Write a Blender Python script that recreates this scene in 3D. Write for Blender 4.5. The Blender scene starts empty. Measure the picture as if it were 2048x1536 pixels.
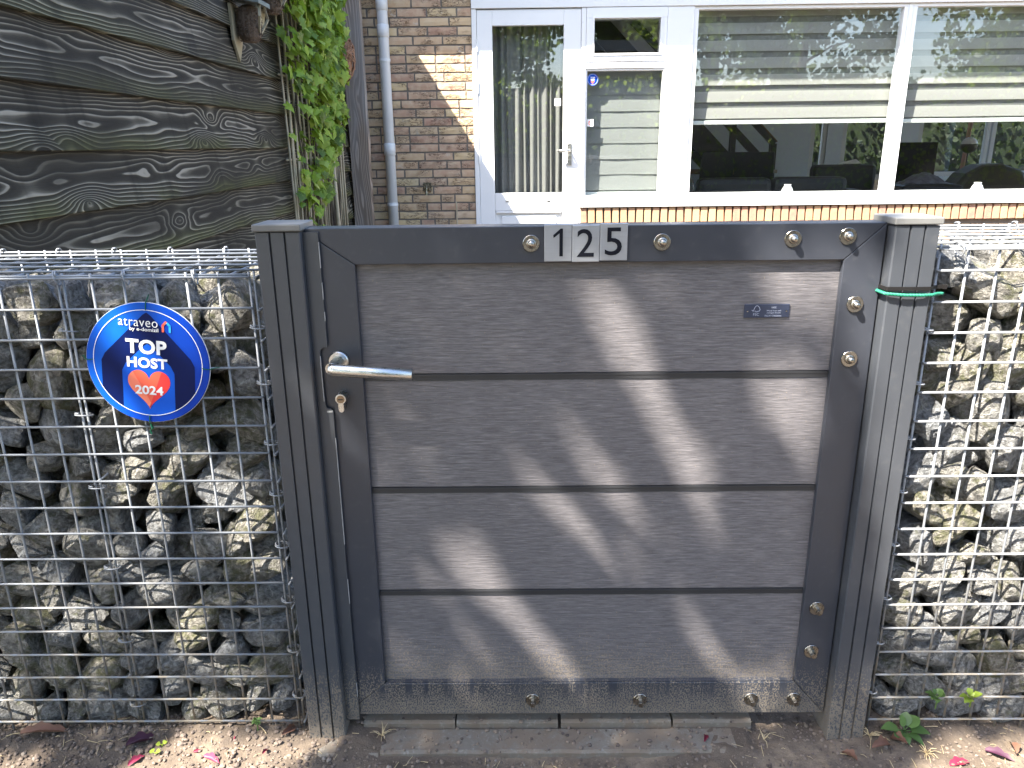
import bpy, bmesh, math, random
import numpy as np
from mathutils import Vector, Matrix, noise
random.seed(7)
SC = bpy.context.scene
COL = SC.collection
R = math.radians

# ---------------------------------------------------------------- camera
cam_d = bpy.data.cameras.new('camera')
cam = bpy.data.objects.new('camera', cam_d); COL.objects.link(cam)
cam_d.sensor_width = 36.0; cam_d.lens = 26.96; cam_d.clip_start = 0.02; cam_d.clip_end = 600
_f = Vector((-0.01076456, 0.95475411, -0.29720146)); _r = Vector((0.99990442, 0.00769903, -0.01148329)); _u = Vector((0.00867555, 0.29729667, 0.95474574))
cam.matrix_world = Matrix(((_r.x, _u.x, -_f.x, 0.0057), (_r.y, _u.y, -_f.y, -1.205), (_r.z, _u.z, -_f.z, 1.0652), (0, 0, 0, 1)))
SC.camera = cam

# ---------------------------------------------------------------- sky and sun
SUN = Vector((1.25, 1.0, -2.05)).normalized()          # direction the light travels
w = bpy.data.worlds.new('World'); SC.world = w; w.use_nodes = True
wn = w.node_tree; wn.nodes.clear()
sky = wn.nodes.new('ShaderNodeTexSky'); sky.sky_type = 'NISHITA'; sky.sun_disc = False
sky.sun_elevation = math.asin(-SUN.z); sky.sun_rotation = math.atan2(-SUN.x, -SUN.y) % (2 * math.pi)
sky.air_density = 1.0; sky.dust_density = 1.6; sky.ozone_density = 1.0
bg = wn.nodes.new('ShaderNodeBackground'); bg.inputs['Strength'].default_value = 0.115
wo = wn.nodes.new('ShaderNodeOutputWorld')
wn.links.new(sky.outputs[0], bg.inputs[0]); wn.links.new(bg.outputs[0], wo.inputs[0])
sun_d = bpy.data.lights.new('sun', 'SUN'); sun_d.energy = 5.0; sun_d.angle = R(0.53); sun_d.color = (1.0, 0.93, 0.82)
sun = bpy.data.objects.new('sun', sun_d); COL.objects.link(sun)
sun.rotation_euler = SUN.to_track_quat('-Z', 'Y').to_euler(); sun.location = (-6, -5, 10)

SC.view_settings.view_transform = 'Standard'; SC.view_settings.look = 'None'
SC.view_settings.exposure = 2.65; SC.view_settings.gamma = 1.0; SC.view_settings.use_curve_mapping = False
SC.render.engine = 'CYCLES'
SC.cycles.use_denoising = True
SC.cycles.max_bounces = 8; SC.cycles.diffuse_bounces = 4; SC.cycles.glossy_bounces = 4
SC.cycles.transparent_max_bounces = 16; SC.cycles.caustics_reflective = False; SC.cycles.caustics_refractive = False
SC.cycles.sample_clamp_indirect = 6.0

# ---------------------------------------------------------------- object helpers
def W(o):
    m = o.matrix_basis.copy()
    if o.parent: m = W(o.parent) @ o.matrix_parent_inverse @ m
    return m
def adopt(child, parent):
    child.parent = parent; child.matrix_parent_inverse = W(parent).inverted()
def tag(o, label=None, cat=None, group=None, kind=None):
    if label: o['label'] = label
    if cat: o['category'] = cat
    if group: o['group'] = group
    if kind: o['kind'] = kind
    return o
def thing(name, label, cat, loc=(0, 0, 0), group=None):
    o = bpy.data.objects.new(name, None); COL.objects.link(o); o.location = loc; o.empty_display_size = 0.05
    return tag(o, label, cat, group)
def place(name, me, loc=(0, 0, 0), parent=None, rot=None, scale=None):
    o = bpy.data.objects.new(name, me); COL.objects.link(o); o.location = loc
    if rot is not None: o.rotation_euler = rot
    if scale is not None: o.scale = scale
    if parent: adopt(o, parent)
    return o

class MB:
    """collects shapes into ONE mesh"""
    def __init__(s): s.v = []; s.f = []; s.mi = []; s.cur = 0
    def add(s, vs, fs):
        b = len(s.v); s.v += [tuple(v) for v in vs]; s.f += [tuple(i + b for i in f) for f in fs]; s.mi += [s.cur] * len(fs); return s
    def box(s, x0, x1, y0, y1, z0, z1):
        vs = [(x, y, z) for z in (z0, z1) for y in (y0, y1) for x in (x0, x1)]
        return s.add(vs, [(0, 2, 3, 1), (4, 5, 7, 6), (0, 1, 5, 4), (2, 6, 7, 3), (0, 4, 6, 2), (1, 3, 7, 5)])
    def prism(s, poly, a0, a1, axis='y'):
        n = len(poly)
        def P(u, v, a):
            return (u, a, v) if axis == 'y' else ((u, v, a) if axis == 'z' else (a, u, v))
        vs = [P(u, v, a0) for u, v in poly] + [P(u, v, a1) for u, v in poly]
        fs = [tuple(range(n)), tuple(range(2 * n - 1, n - 1, -1))] + [(i, i + n, (i + 1) % n + n, (i + 1) % n) for i in range(n)]
        return s.add(vs, fs)
    def tube(s, pts, r, n=8, cap=True, r2=None):
        pts = [Vector(p) for p in pts]; m = len(pts)
        rings = []
        prev = None
        for i, p in enumerate(pts):
            t = (pts[min(i + 1, m - 1)] - pts[max(i - 1, 0)]).normalized()
            if prev is None:
                a = t.orthogonal().normalized()
            else:
                a = (prev - t * prev.dot(t))
                a = a.normalized() if a.length > 1e-6 else t.orthogonal().normalized()
            prev = a; b = t.cross(a)
            rr = r if r2 is None else r + (r2 - r) * i / max(1, m - 1)
            rings.append([p + (a * math.cos(2 * math.pi * k / n) + b * math.sin(2 * math.pi * k / n)) * rr for k in range(n)])
        vs = [v for ring in rings for v in ring]; fs = []
        for i in range(m - 1):
            for k in range(n):
                fs.append((i * n + k, i * n + (k + 1) % n, (i + 1) * n + (k + 1) % n, (i + 1) * n + k))
        if cap:
            fs.append(tuple(range(n - 1, -1, -1))); fs.append(tuple(range((m - 1) * n, m * n)))
        return s.add(vs, fs)
    def ring(s, c, r, tr, normal=(0, 0, 1), n=16, k=6, turns=1.0, pitch=0.0):
        nv = Vector(normal).normalized(); a = nv.orthogonal().normalized(); b = nv.cross(a); c = Vector(c)
        pts = [c + (a * math.cos(t) + b * math.sin(t)) * r + nv * pitch * t / (2 * math.pi) for t in [2 * math.pi * turns * i / n for i in range(n + 1)]]
        return s.tube(pts, tr, k)
    def lathe(s, prof, c, axis='z', n=24, sx=1, sy=1):
        c = Vector(c); vs = []; fs = []
        for (r, h) in prof:
            for k in range(n):
                u, v = r * math.cos(2 * math.pi * k / n) * sx, r * math.sin(2 * math.pi * k / n) * sy
                vs.append(c + (Vector((u, v, h)) if axis == 'z' else Vector((u, h, v)) if axis == 'y' else Vector((h, u, v))))
        m = len(prof)
        for i in range(m - 1):
            for k in range(n): fs.append((i * n + k, i * n + (k + 1) % n, (i + 1) * n + (k + 1) % n, (i + 1) * n + k))
        fs.append(tuple(range(n - 1, -1, -1))); fs.append(tuple(range((m - 1) * n, m * n)))
        return s.add(vs, fs)
    def mesh(s, name, mat=None, smooth=False, bevel=0, origin=None, fix=True):
        me = bpy.data.meshes.new(name)
        o = Vector(origin) if origin is not None else Vector((0, 0, 0))
        me.from_pydata([(v[0] - o.x, v[1] - o.y, v[2] - o.z) for v in s.v], [], s.f); me.update()
        mats = mat if isinstance(mat, (list, tuple)) else [mat]
        for m_ in mats:
            if m_: me.materials.append(m_)
        if len(mats) > 1: me.polygons.foreach_set('material_index', s.mi)
        if fix or bevel:
            bm = bmesh.new(); bm.from_mesh(me)
            if fix: bmesh.ops.recalc_face_normals(bm, faces=bm.faces)
            if bevel:
                es = [e for e in bm.edges if len(e.link_faces) == 2 and e.calc_face_angle(0) > 0.6]
                bmesh.ops.bevel(bm, geom=es, offset=bevel, segments=2, profile=0.5, affect='EDGES', clamp_overlap=True)
            bm.to_mesh(me); bm.free()
        if smooth: me.polygons.foreach_set('use_smooth', [True] * len(me.polygons))
        return me
    def build(s, name, mat, parent=None, smooth=False, bevel=0, fix=True):
        a = np.array(s.v); lo, hi = a.min(0), a.max(0)
        o = ((lo[0] + hi[0]) / 2, (lo[1] + hi[1]) / 2, (lo[2] + hi[2]) / 2 if parent else lo[2])
        me = s.mesh(name, mat, smooth, bevel, o, fix)
        return place(name, me, tuple(float(x) for x in o), parent)

def box_obj(name, b, mat, parent=None, bevel=0.0):
    return MB().box(*b).build(name, mat, parent, bevel=bevel)

def text_mesh(body, size, mat, align='CENTER', bold=0.0, extrude=0.0002, spacing=1.0):
    cu = bpy.data.curves.new('t', 'FONT'); cu.body = body; cu.size = size; cu.align_x = align; cu.align_y = 'CENTER'
    cu.offset = bold; cu.extrude = extrude; cu.space_character = spacing; cu.resolution_u = 4
    o = bpy.data.objects.new('t', cu); COL.objects.link(o)
    bpy.context.view_layer.update()
    me = bpy.data.meshes.new_from_object(o.evaluated_get(bpy.context.evaluated_depsgraph_get()))
    bpy.data.objects.remove(o); bpy.data.curves.remove(cu)
    me.materials.clear(); me.materials.append(mat)
    return me
def fit_text(me, w=None, h=None):
    a = np.array([v.co for v in me.vertices]); lo, hi = a.min(0), a.max(0); c = (lo + hi) / 2
    sx = w / (hi[0] - lo[0]) if w else None; sy = h / (hi[1] - lo[1]) if h else None
    sx = sx or sy; sy = sy or sx
    for v in me.vertices: v.co.x = (v.co.x - c[0]) * sx; v.co.y = (v.co.y - c[1]) * sy
    return me
# ---------------------------------------------------------------- materials
class G:
    def __init__(s, name, rough=0.6, metal=0.0, spec=0.5):
        s.m = bpy.data.materials.new(name); s.m.use_nodes = True; s.nt = s.m.node_tree; s.nt.nodes.clear()
        s.out = s.nt.nodes.new('ShaderNodeOutputMaterial'); s.b = s.nt.nodes.new('ShaderNodeBsdfPrincipled')
        s.nt.links.new(s.b.outputs[0], s.out.inputs[0])
        s.set(s.b, 'Roughness', rough); s.set(s.b, 'Metallic', metal); s.set(s.b, 'Specular IOR Level', spec)
    def set(s, node, key, val):
        inp = node.inputs[key]
        if isinstance(val, bpy.types.NodeSocket): s.nt.links.new(val, inp)
        else:
            if hasattr(val, '__len__') and len(val) == 3 and inp.type == 'RGBA': val = (*val, 1)
            inp.default_value = val
    def n(s, t, out=0, props=None, **k):
        nd = s.nt.nodes.new(t)
        for a, b in (props or {}).items(): setattr(nd, a, b)
        for a, b in k.items(): s.set(nd, int(a[1:]) if a[0] == '_' and a[1:].isdigit() else a.replace('__', ' '), b)
        return nd.outputs[out]
    def math(s, op, a, b=0.0, c=0.0, clamp=False):
        nd = s.nt.nodes.new('ShaderNodeMath'); nd.operation = op; nd.use_clamp = clamp
        s.set(nd, 0, a); s.set(nd, 1, b); s.set(nd, 2, c); return nd.outputs[0]
    def add(s, a, b): return s.math('ADD', a, b)
    def mul(s, a, b): return s.math('MULTIPLY', a, b)
    def map(s, v, a, b, c=0.0, d=1.0, smooth=True):
        return s.n('ShaderNodeMapRange', props={'interpolation_type': 'SMOOTHSTEP' if smooth else 'LINEAR'}, _0=v, _1=a, _2=b, _3=c, _4=d)
    def mix(s, f, a, b, mode='MIX'):
        nd = s.nt.nodes.new('ShaderNodeMix'); nd.data_type = 'RGBA'; nd.blend_type = mode
        s.set(nd, 0, f)
        for i, v in ((6, a), (7, b)):
            if isinstance(v, bpy.types.NodeSocket): s.nt.links.new(v, nd.inputs[i])
            else: nd.inputs[i].default_value = (*v, 1) if len(v) == 3 else v
        return nd.outputs[2]
    def ramp(s, f, stops, interp='LINEAR'):
        nd = s.nt.nodes.new('ShaderNodeValToRGB'); s.set(nd, 0, f); cr = nd.color_ramp; cr.interpolation = interp
        while len(cr.elements) < len(stops): cr.elements.new(0.5)
        for e, (p, c) in zip(cr.elements, stops):
            e.position = p; e.color = (*c, 1) if hasattr(c, '__len__') else (c, c, c, 1)
        return nd.outputs[0]
    def obj(s): return s.n('ShaderNodeTexCoord', 3)
    def pos(s): return s.n('ShaderNodeNewGeometry', 0)
    def rnd(s): return s.n('ShaderNodeObjectInfo', 5)
    def sep(s, v):
        nd = s.nt.nodes.new('ShaderNodeSeparateXYZ'); s.set(nd, 0, v); return nd.outputs
    def comb(s, x, y, z): return s.n('ShaderNodeCombineXYZ', _0=x, _1=y, _2=z)
    def scale(s, v, sc):
        return s.n('ShaderNodeVectorMath', props={'operation': 'MULTIPLY'}, _0=v, _1=sc)
    def noise(s, v, scale, detail=3.0, rough=0.5, dist=0.0, out=0):
        return s.n('ShaderNodeTexNoise', out, Vector=v, Scale=scale, Detail=detail, Roughness=rough, Distortion=dist)
    def vor(s, v, scale, out=0, feature='F1', rand=1.0):
        return s.n('ShaderNodeTexVoronoi', out, props={'feature': feature}, Vector=v, Scale=scale, Randomness=rand)
    def bump(s, h, strength=0.3, dist=0.002):
        s.set(s.b, 'Normal', s.n('ShaderNodeBump', Height=h, Strength=strength, Distance=dist))
    def col(s, c): s.set(s.b, 'Base Color', c); return s
    def rough(s, r): s.set(s.b, 'Roughness', r); return s

def plain(name, c, rough=0.6, metal=0.0, var=0.12, sc=8.0, spec=0.5):
    g = G(name, rough, metal, spec); v = g.noise(g.obj(), sc, 4)
    d = tuple(x * (1 - var) for x in c); e = tuple(min(1, x * (1 + var)) for x in c)
    g.col(g.mix(v, d, e)); return g.m

M = {}
# anthracite powder coat with road dust thrown up from the soil
def anthracite(name, base, mud_top=0.30, drips=False):
    g = G(name, 0.42); p = g.pos(); xyz = g.sep(p)
    big = g.noise(p, 5.0, 3); fine = g.noise(p, 60, 3)
    c = g.mix(big, tuple(x * 0.85 for x in base), tuple(x * 1.15 for x in base))
    c = g.mix(g.math('MULTIPLY', g.map(fine, .55, .8), .25), c, (0.09, 0.09, 0.09))
    h = g.map(xyz[2], mud_top, 0.0)
    blot = g.noise(g.scale(p, (1, 1, .6)), 430, 3, .6)
    thr = g.math('SUBTRACT', g.add(blot, g.mul(h, .20)), .62)
    mud = g.math('MULTIPLY', thr, 24.0, clamp=True)
    mud = g.mul(mud, g.map(h, .05, .5))
    if drips:
        dn = g.noise(g.scale(p, (60, 1, 1.5)), 1.0, 2)
        run = g.map(dn, .36, .48)
        topf = g.map(xyz[2], .098, .06)
        mud = g.mul(mud, g.math('MAXIMUM', run, g.mul(topf, .9)))
    mudc = g.mix(g.noise(p, 40, 2), (0.12, 0.10, 0.08), (0.20, 0.172, 0.137))
    g.col(g.mix(mud, c, mudc)); g.rough(g.add(g.mul(mud, .45), g.map(fine, .3, .7, .30, .42)))
    # faint scuffs
    sc = g.noise(g.scale(p, (30, 30, 3)), 3.0, 5, .7)
    g.bump(g.add(g.mul(mud, 1.0), g.mul(sc, .12)), .25, .0012)
    return g.m
M['anth'] = anthracite('anthracite_metal', (0.036, 0.040, 0.051), .20)
M['anth_rail'] = anthracite('anthracite_rail', (0.034, 0.038, 0.049), .20, True)
M['post'] = anthracite('post_metal', (0.048, 0.053, 0.062), .22)
M['cap'] = plain('cap_metal', (0.14, 0.14, 0.135), .5, 0, .2, 30)
M['strip'] = plain('joint_strip', (0.022, 0.023, 0.026), .5)
M['bare'] = plain('bare_edge', (0.35, 0.36, 0.37), .5, .3, .5, 90)

def composite():
    g = G('composite_board', .55); o = g.obj(); r = g.rnd(); p = g.pos()
    v = g.n('ShaderNodeVectorMath', props={'operation': 'ADD'}, _0=o, _1=g.comb(g.mul(r, 13), 0, g.mul(r, 7)))
    s1 = g.noise(g.scale(v, (26, 1, 330)), 1.0, 3, .6, .25)
    s2 = g.noise(g.scale(v, (70, 1, 700)), 1.0, 2, .5)
    big = g.noise(v, 3.5, 3)
    t = g.add(g.mul(s1, .7), g.mul(s2, .3))
    c = g.ramp(t, [(.28, (.060, .057, .062)), (.48, (.114, .108, .115)), (.60, (.154, .146, .153)), (.76, (.25, .236, .238))])
    c = g.mix(g.mul(g.map(big, .35, .7), .28), c, (.078, .073, .079))
    z = g.sep(p)[2]
    h = g.map(z, .24, .10)
    mud = g.math('MULTIPLY', g.math('SUBTRACT', g.add(g.noise(p, 300, 3, .6), g.mul(h, .17)), .64), 12, clamp=True)
    g.col(g.mix(g.mul(mud, .75), c, (.21, .175, .13)))
    g.bump(t, .6, .0016); g.rough(.5); return g.m
M['board'] = composite()

def steel(name, c, rough, stretch=(1, 1, 1), metal=1.0):
    g = G(name, rough, metal); o = g.obj(); n1 = g.noise(g.scale(o, stretch), 60, 4, .6)
    g.col(g.mix(n1, tuple(x * .75 for x in c), c)); g.rough(g.map(n1, .3, .7, rough - .08, rough + .12)); g.bump(n1, .08, .0005); return g.m
M['steel'] = steel('stainless_steel', (.62, .61, .58), .30, (1, 1, 8))
M['bolt'] = steel('bolt_steel', (.40, .37, .32), .24)
M['tile'] = steel('brushed_aluminium', (.43, .45, .49), .42, (.4, 1, 14), .75)
M['brass'] = steel('dull_brass', (.30, .22, .15), .45)
M['wire'] = None
def wire():
    g = G('galvanised_wire', .5, .15); p = g.pos(); n1 = g.noise(p, 45, 4, .6); z = g.sep(p)[2]
    c = g.mix(n1, (.165, .177, .195), (.28, .295, .315))
    dust = g.mul(g.map(z, .45, .02), g.map(g.noise(p, 70, 3), .38, .6))
    g.col(g.mix(dust, c, (.24, .205, .155))); g.set(g.b, 'Metallic', g.math('SUBTRACT', .15, g.mul(dust, .15)))
    g.bump(n1, .15, .0006); return g.m
M['wire'] = wire()

def stone():
    g = G('limestone', .72); o = g.obj(); r = g.rnd(); geo = g.nt.nodes.new('ShaderNodeNewGeometry')
    off = g.comb(g.mul(r, 31), g.mul(r, 17), g.mul(r, 7))
    v = g.n('ShaderNodeVectorMath', props={'operation': 'ADD'}, _0=o, _1=off)
    big = g.noise(v, 1.3, 5, .6); mid = g.noise(v, 5, 6, .65, .4); fine = g.noise(v, 22, 5, .7)
    c = g.ramp(mid, [(.30, (.066, .064, .060)), (.43, (.20, .194, .182)), (.55, (.37, .36, .34)), (.69, (.62, .605, .575))])
    tint = g.mix(r, (.84, .90, 1.0), (1.08, 1.02, .90))
    c = g.mix(1.0, c, tint, 'MULTIPLY')
    # calcite veins
    warp = g.n('ShaderNodeVectorMath', props={'operation': 'ADD'}, _0=v, _1=g.scale(g.noise(v, 2.2, 4, .6, 0, 1), (.55, .55, .55)))
    vd = g.vor(g.scale(warp, (1.0, 1.6, .7)), 1.5, 0, 'DISTANCE_TO_EDGE')
    vein = g.mul(g.map(vd, .030, .004), g.map(g.noise(v, 1.6, 3), .50, .64))
    c = g.mix(vein, c, (.60, .585, .55))
    patch = g.mul(g.map(g.noise(v, 1.7, 6, .75), .53, .64), .65)
    c = g.mix(patch, c, (.46, .44, .40))
    up = g.sep(geo.outputs['Normal'])[2]
    mossm = g.mul(g.map(g.add(g.noise(v, 2.4, 6, .7), g.mul(r, .18)), .60, .76), .75)
    c = g.mix(mossm, c, g.mix(fine, (.055, .062, .016), (.16, .165, .05)))
    g.col(c)
    g.rough(g.map(mid, .3, .7, .6, .85))
    g.bump(g.add(g.add(g.mul(mid, 1.0), g.mul(fine, .35)), g.mul(vein, .2)), .9, .10)
    return g.m
M['stone'] = stone()
def stone_fill():
    m = M['stone'].copy(); m.name = 'limestone_fill'
    for nd in m.node_tree.nodes:
        if nd.type == 'TEX_COORD':
            mp = m.node_tree.nodes.new('ShaderNodeVectorMath'); mp.operation = 'SCALE'; mp.inputs['Scale'].default_value = 18.0
            tos = [l.to_socket for l in nd.outputs[3].links]; m.node_tree.links.new(nd.outputs[3], mp.inputs[0])
            for q in tos: m.node_tree.links.new(mp.outputs[0], q)
    return m
M['stone_fill'] = stone_fill()

def wood(name, axis, stops, rings=13.0, stretch=(1.0, 7.0), knot=4.0, knotsc=(1.7, 6.0), algae=False, bstr=.6, lin=9.0, weather=None):
    """flat-sawn softwood: growth rings are level lines of a stretched field pulled around knots. axis = length axis"""
    g = G(name, .8, 0, .25); o = g.obj(); r = g.rnd(); X = g.sep(o)
    L, A = {'y': (X[1], X[2]), 'z': (X[2], X[0]), 'x': (X[0], X[2])}[axis]
    Lo = g.add(L, g.mul(r, 41.0)); Ao = g.add(A, g.mul(r, 3.7))
    wv = g.noise(g.comb(g.mul(Lo, 2.2), g.mul(Ao, 9), 0), 1.0, 3, .55)
    wz = g.math('SUBTRACT', wv, .5)
    base = g.noise(g.comb(g.mul(Lo, stretch[0]), g.mul(Ao, stretch[1]), g.mul(r, 5)), 1.0, 2.0, .45)
    cen = g.mul(g.math('SUBTRACT', g.noise(g.comb(g.mul(Lo, .6), 0, 0), 1.0, 1), .5), .16)
    rel = g.mul(g.math('SUBTRACT', A, cen), 11.0)
    par = g.math('POWER', g.add(g.mul(rel, rel), .0004), .72)
    kd = g.vor(g.comb(g.mul(g.add(Lo, g.mul(wz, .06)), knotsc[0]), g.mul(Ao, knotsc[1]), 0), 1.0)
    k = g.math('POWER', g.map(kd, .46, .0, 0, 1, False), 1.7)
    field = g.add(g.add(g.mul(base, rings), g.mul(k, knot)), g.add(g.mul(par, lin), g.mul(wz, .7)))
    fr = g.math('FRACT', field)
    fib = g.noise(g.comb(g.mul(Lo, 14), g.mul(Ao, 420), 0), 1.0, 3, .6)
    prof = g.ramp(fr, [(0.0, .12), (.10, .0), (.45, .16), (.68, .52), (.80, .95), (.92, 1.0), (.985, .2)])
    amp = g.map(g.noise(g.comb(g.mul(Lo, 1.3), g.mul(Ao, 4), 3.0), 1.0, 3), .3, .68, .35, 1.15)
    t = g.math('MULTIPLY', prof, amp)
    t = g.add(g.mul(t, .82), g.mul(fib, .22))
    c = g.ramp(t, stops)
    eye = g.map(kd, .085, .05)
    c = g.mix(g.mul(eye, .7), c, stops[1][1])
    if algae:
        lz = X[2]; wz_ = g.sep(g.pos())
        al = g.mul(g.map(lz, -.02, -.085), g.map(g.noise(g.comb(g.mul(Lo, 1.8), g.mul(Ao, 3), 7.0), 1.0, 4, .6), .30, .58))
        al = g.mul(al, g.map(wz_[2], 1.75, .45, .35, 1.0))
        c = g.mix(al, c, g.mix(t, (.026, .027, .008), (.135, .135, .045)))
        st = g.mul(g.map(g.noise(g.comb(g.mul(Lo, 9), g.mul(Ao, 1.2), 2.0), 1.0, 3), .56, .74), .5)
        c = g.mix(st, c, tuple(x * .55 for x in stops[0][1]))
    if weather:
        c = g.mix(g.map(g.noise(g.comb(g.mul(Lo, 1.1), g.mul(Ao, 5), 9.0), 1.0, 4), .40, .66), c, g.mix(t, *weather))
    g.col(c); g.bump(g.add(g.mul(t, 1.0), g.mul(fib, .25)), bstr, .003); return g.m
M['shed'] = wood('charred_softwood', 'y', [(.04, (.013, .0115, .0088)), (.32, (.042, .037, .028)), (.60, (.11, .098, .076)), (.92, (.29, .258, .205))], 5.5, (1.5, 8.0), 5.0, (2.3, 6.5), True, .8, 5.0)
M['greypost'] = wood('weathered_post', 'z', [(.02, (.17, .13, .10)), (.35, (.28, .22, .175)), (.7, (.38, .305, .25)), (.95, (.46, .38, .32))], 5.0, (1.3, 9.0), 3.0, (1.6, 7), False, .35, 5.0, ((.22, .205, .195), (.40, .375, .36)))
M['palewood'] = wood('pale_wood', 'z', [(.02, (.20, .17, .11)), (.4, (.30, .26, .17)), (.8, (.42, .37, .26)), (1, (.46, .41, .3))], 5, (2, 12), 1, (3, 9), False, .25)
M['roofboard'] = plain('mossy_board', (.15, .175, .165), .8, 0, .45, 28)

def brick():
    g = G('hand_formed_brick', .85, 0, .2); o = g.obj(); r = g.rnd(); isl = g.n('ShaderNodeNewGeometry', 8)
    q = g.math('FRACT', g.add(r, g.mul(isl, 7.31)))
    off = g.comb(g.mul(q, 37), g.mul(q, 11), g.mul(q, 23))
    v = g.n('ShaderNodeVectorMath', props={'operation': 'ADD'}, _0=o, _1=off)
    c = g.ramp(q, [(0, (.49, .34, .22)), (.18, (.57, .415, .245)), (.34, (.47, .305, .215)), (.50, (.60, .46, .265)), (.64, (.52, .365, .245)), (.80, (.40, .24, .175)), (.92, (.55, .405, .28)), (1.0, (.62, .48, .28))])
    n1 = g.noise(v, 18, 5, .65); crack = g.noise(g.scale(v, (14, 14, 60)), 1.0, 3, .6, 1.8)
    cr = g.map(g.math('ABSOLUTE', g.math('SUBTRACT', crack, .5)), .0, .05, 1, 0)
    crm = g.mul(cr, g.map(g.noise(v, 7, 2), .45, .6))
    c = g.mix(g.mul(g.map(n1, .35, .7), .5), c, (.60, .49, .35))
    c = g.mix(g.mul(crm, .95), c, (.07, .042, .032))
    white = g.mul(g.map(g.noise(v, 9, 4, .7), .64, .72), .7)
    c = g.mix(white, c, (.52, .47, .42))
    g.col(c); g.bump(g.math('SUBTRACT', g.mul(n1, .8), g.mul(crm, 1.2)), .7, .006); return g.m
M['brick'] = brick()
M['brick_sun'] = None
def rollock():
    g = G('sill_brick', .85, 0, .2); o = g.obj(); r = g.rnd()
    off = g.comb(g.mul(r, 37), g.mul(r, 11), g.mul(r, 23)); v = g.n('ShaderNodeVectorMath', props={'operation': 'ADD'}, _0=o, _1=off)
    c = g.ramp(r, [(0, (.34, .215, .12)), (.25, (.29, .165, .115)), (.5, (.37, .25, .14)), (.7, (.30, .175, .12)), (.85, (.26, .145, .11)), (1, (.36, .24, .14))])
    n1 = g.noise(v, 30, 5, .65); c = g.mix(g.mul(g.map(n1, .4, .7), .4), c, (.40, .28, .16)); g.col(c); g.bump(n1, .5, .005); return g.m
M['rollock'] = rollock()
M['mortar'] = plain('mortar', (.17, .15, .13), .95, 0, .3, 60)

def white():
    g = G('white_gloss_paint', .32); p = g.pos(); n1 = g.noise(p, 3, 4); n2 = g.noise(p, 30, 4)
    c = g.mix(n1, (.72, .735, .75), (.80, .80, .80)); c = g.mix(g.mul(g.map(n2, .62, .8), .3), c, (.55, .55, .52)); g.col(c); g.bump(g.noise(g.scale(p, (1, 1, .2)), 40, 2), .04, .002); return g.m
M['white'] = white()
M['pvc'] = plain('pale_pvc', (.66, .69, .72), .38, 0, .12, 7)
M['fascia'] = plain('cream_fascia', (.70, .68, .60), .5, 0, .06)
M['ceramic'] = plain('white_ceramic', (.78, .78, .78), .25, 0, .04)

def glass():
    g = G('window_glass'); nt = g.nt; nt.nodes.remove(g.b)
    lw = g.n('ShaderNodeLayerWeight', 1, Blend=.5)
    fac = g.add(.070, g.mul(g.math('POWER', lw, 5.0), .9))
    tr = g.n('ShaderNodeBsdfTransparent', Color=(.965, .98, .98, 1)); wob = g.noise(g.pos(), 2.2, 2)
    gl = g.n('ShaderNodeBsdfGlossy', Color=(1, 1, 1, 1), Roughness=.0, Normal=g.n('ShaderNodeBump', Height=wob, Strength=.03, Distance=.02))
    nt.links.new(g.n('ShaderNodeMixShader', _0=fac, _1=tr, _2=gl), g.out.inputs[0]); return g.m
M['glass'] = glass()
def sheer(name, c, op):
    g = G(name, .9); nt = g.nt; g.col(c)
    tl = g.n('ShaderNodeBsdfTranslucent', Color=(*c, 1)); a = g.n('ShaderNodeMixShader', _0=.4, _1=g.b.outputs[0], _2=tl)
    tr = g.n('ShaderNodeBsdfTransparent'); nt.links.new(g.n('ShaderNodeMixShader', _0=op, _1=tr, _2=a), g.out.inputs[0]); return g.m
M['sheer'] = sheer('sheer_fabric', (.30, .305, .29), .62)
M['band'] = sheer('blind_fabric', (.42, .415, .385), 1.0)
M['bluesheer'] = sheer('side_blind_fabric', (.32, .335, .32), 1.0)
M['curtain'] = plain('grey_curtain', (.165, .165, .155), .9, 0, .15, 30)
M['leather'] = plain('black_leather', (.016, .017, .02), .4, 0, .3, 20)
M['brownleather'] = plain('olive_leather', (.055, .052, .03), .45, 0, .3, 14)
M['black'] = plain('black_lacquer', (.012, .011, .011), .35, 0, .1)
M['screen'] = plain('black_screen', (.006, .006, .007), .2, 0, .05)
M['roomwall'] = plain('room_plaster', (.74, .80, .87), .9, 0, .05, 3)
M['roomfloor'] = plain('room_floor', (.22, .16, .11), .4, 0, .2, 4)
M['roomceil'] = plain('room_ceiling', (.8, .8, .8), .9, 0, .03, 3)
M['oak'] = plain('oak_rail', (.22, .13, .06), .5, 0, .3, 9)
M['redwood'] = plain('red_stick', (.28, .10, .05), .6, 0, .2, 9)
M['cloth'] = plain('spotted_cloth', (.15, .15, .19), .9, 0, .8, 22)
M['chrome'] = steel('chrome', (.7, .7, .7), .15)

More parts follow.
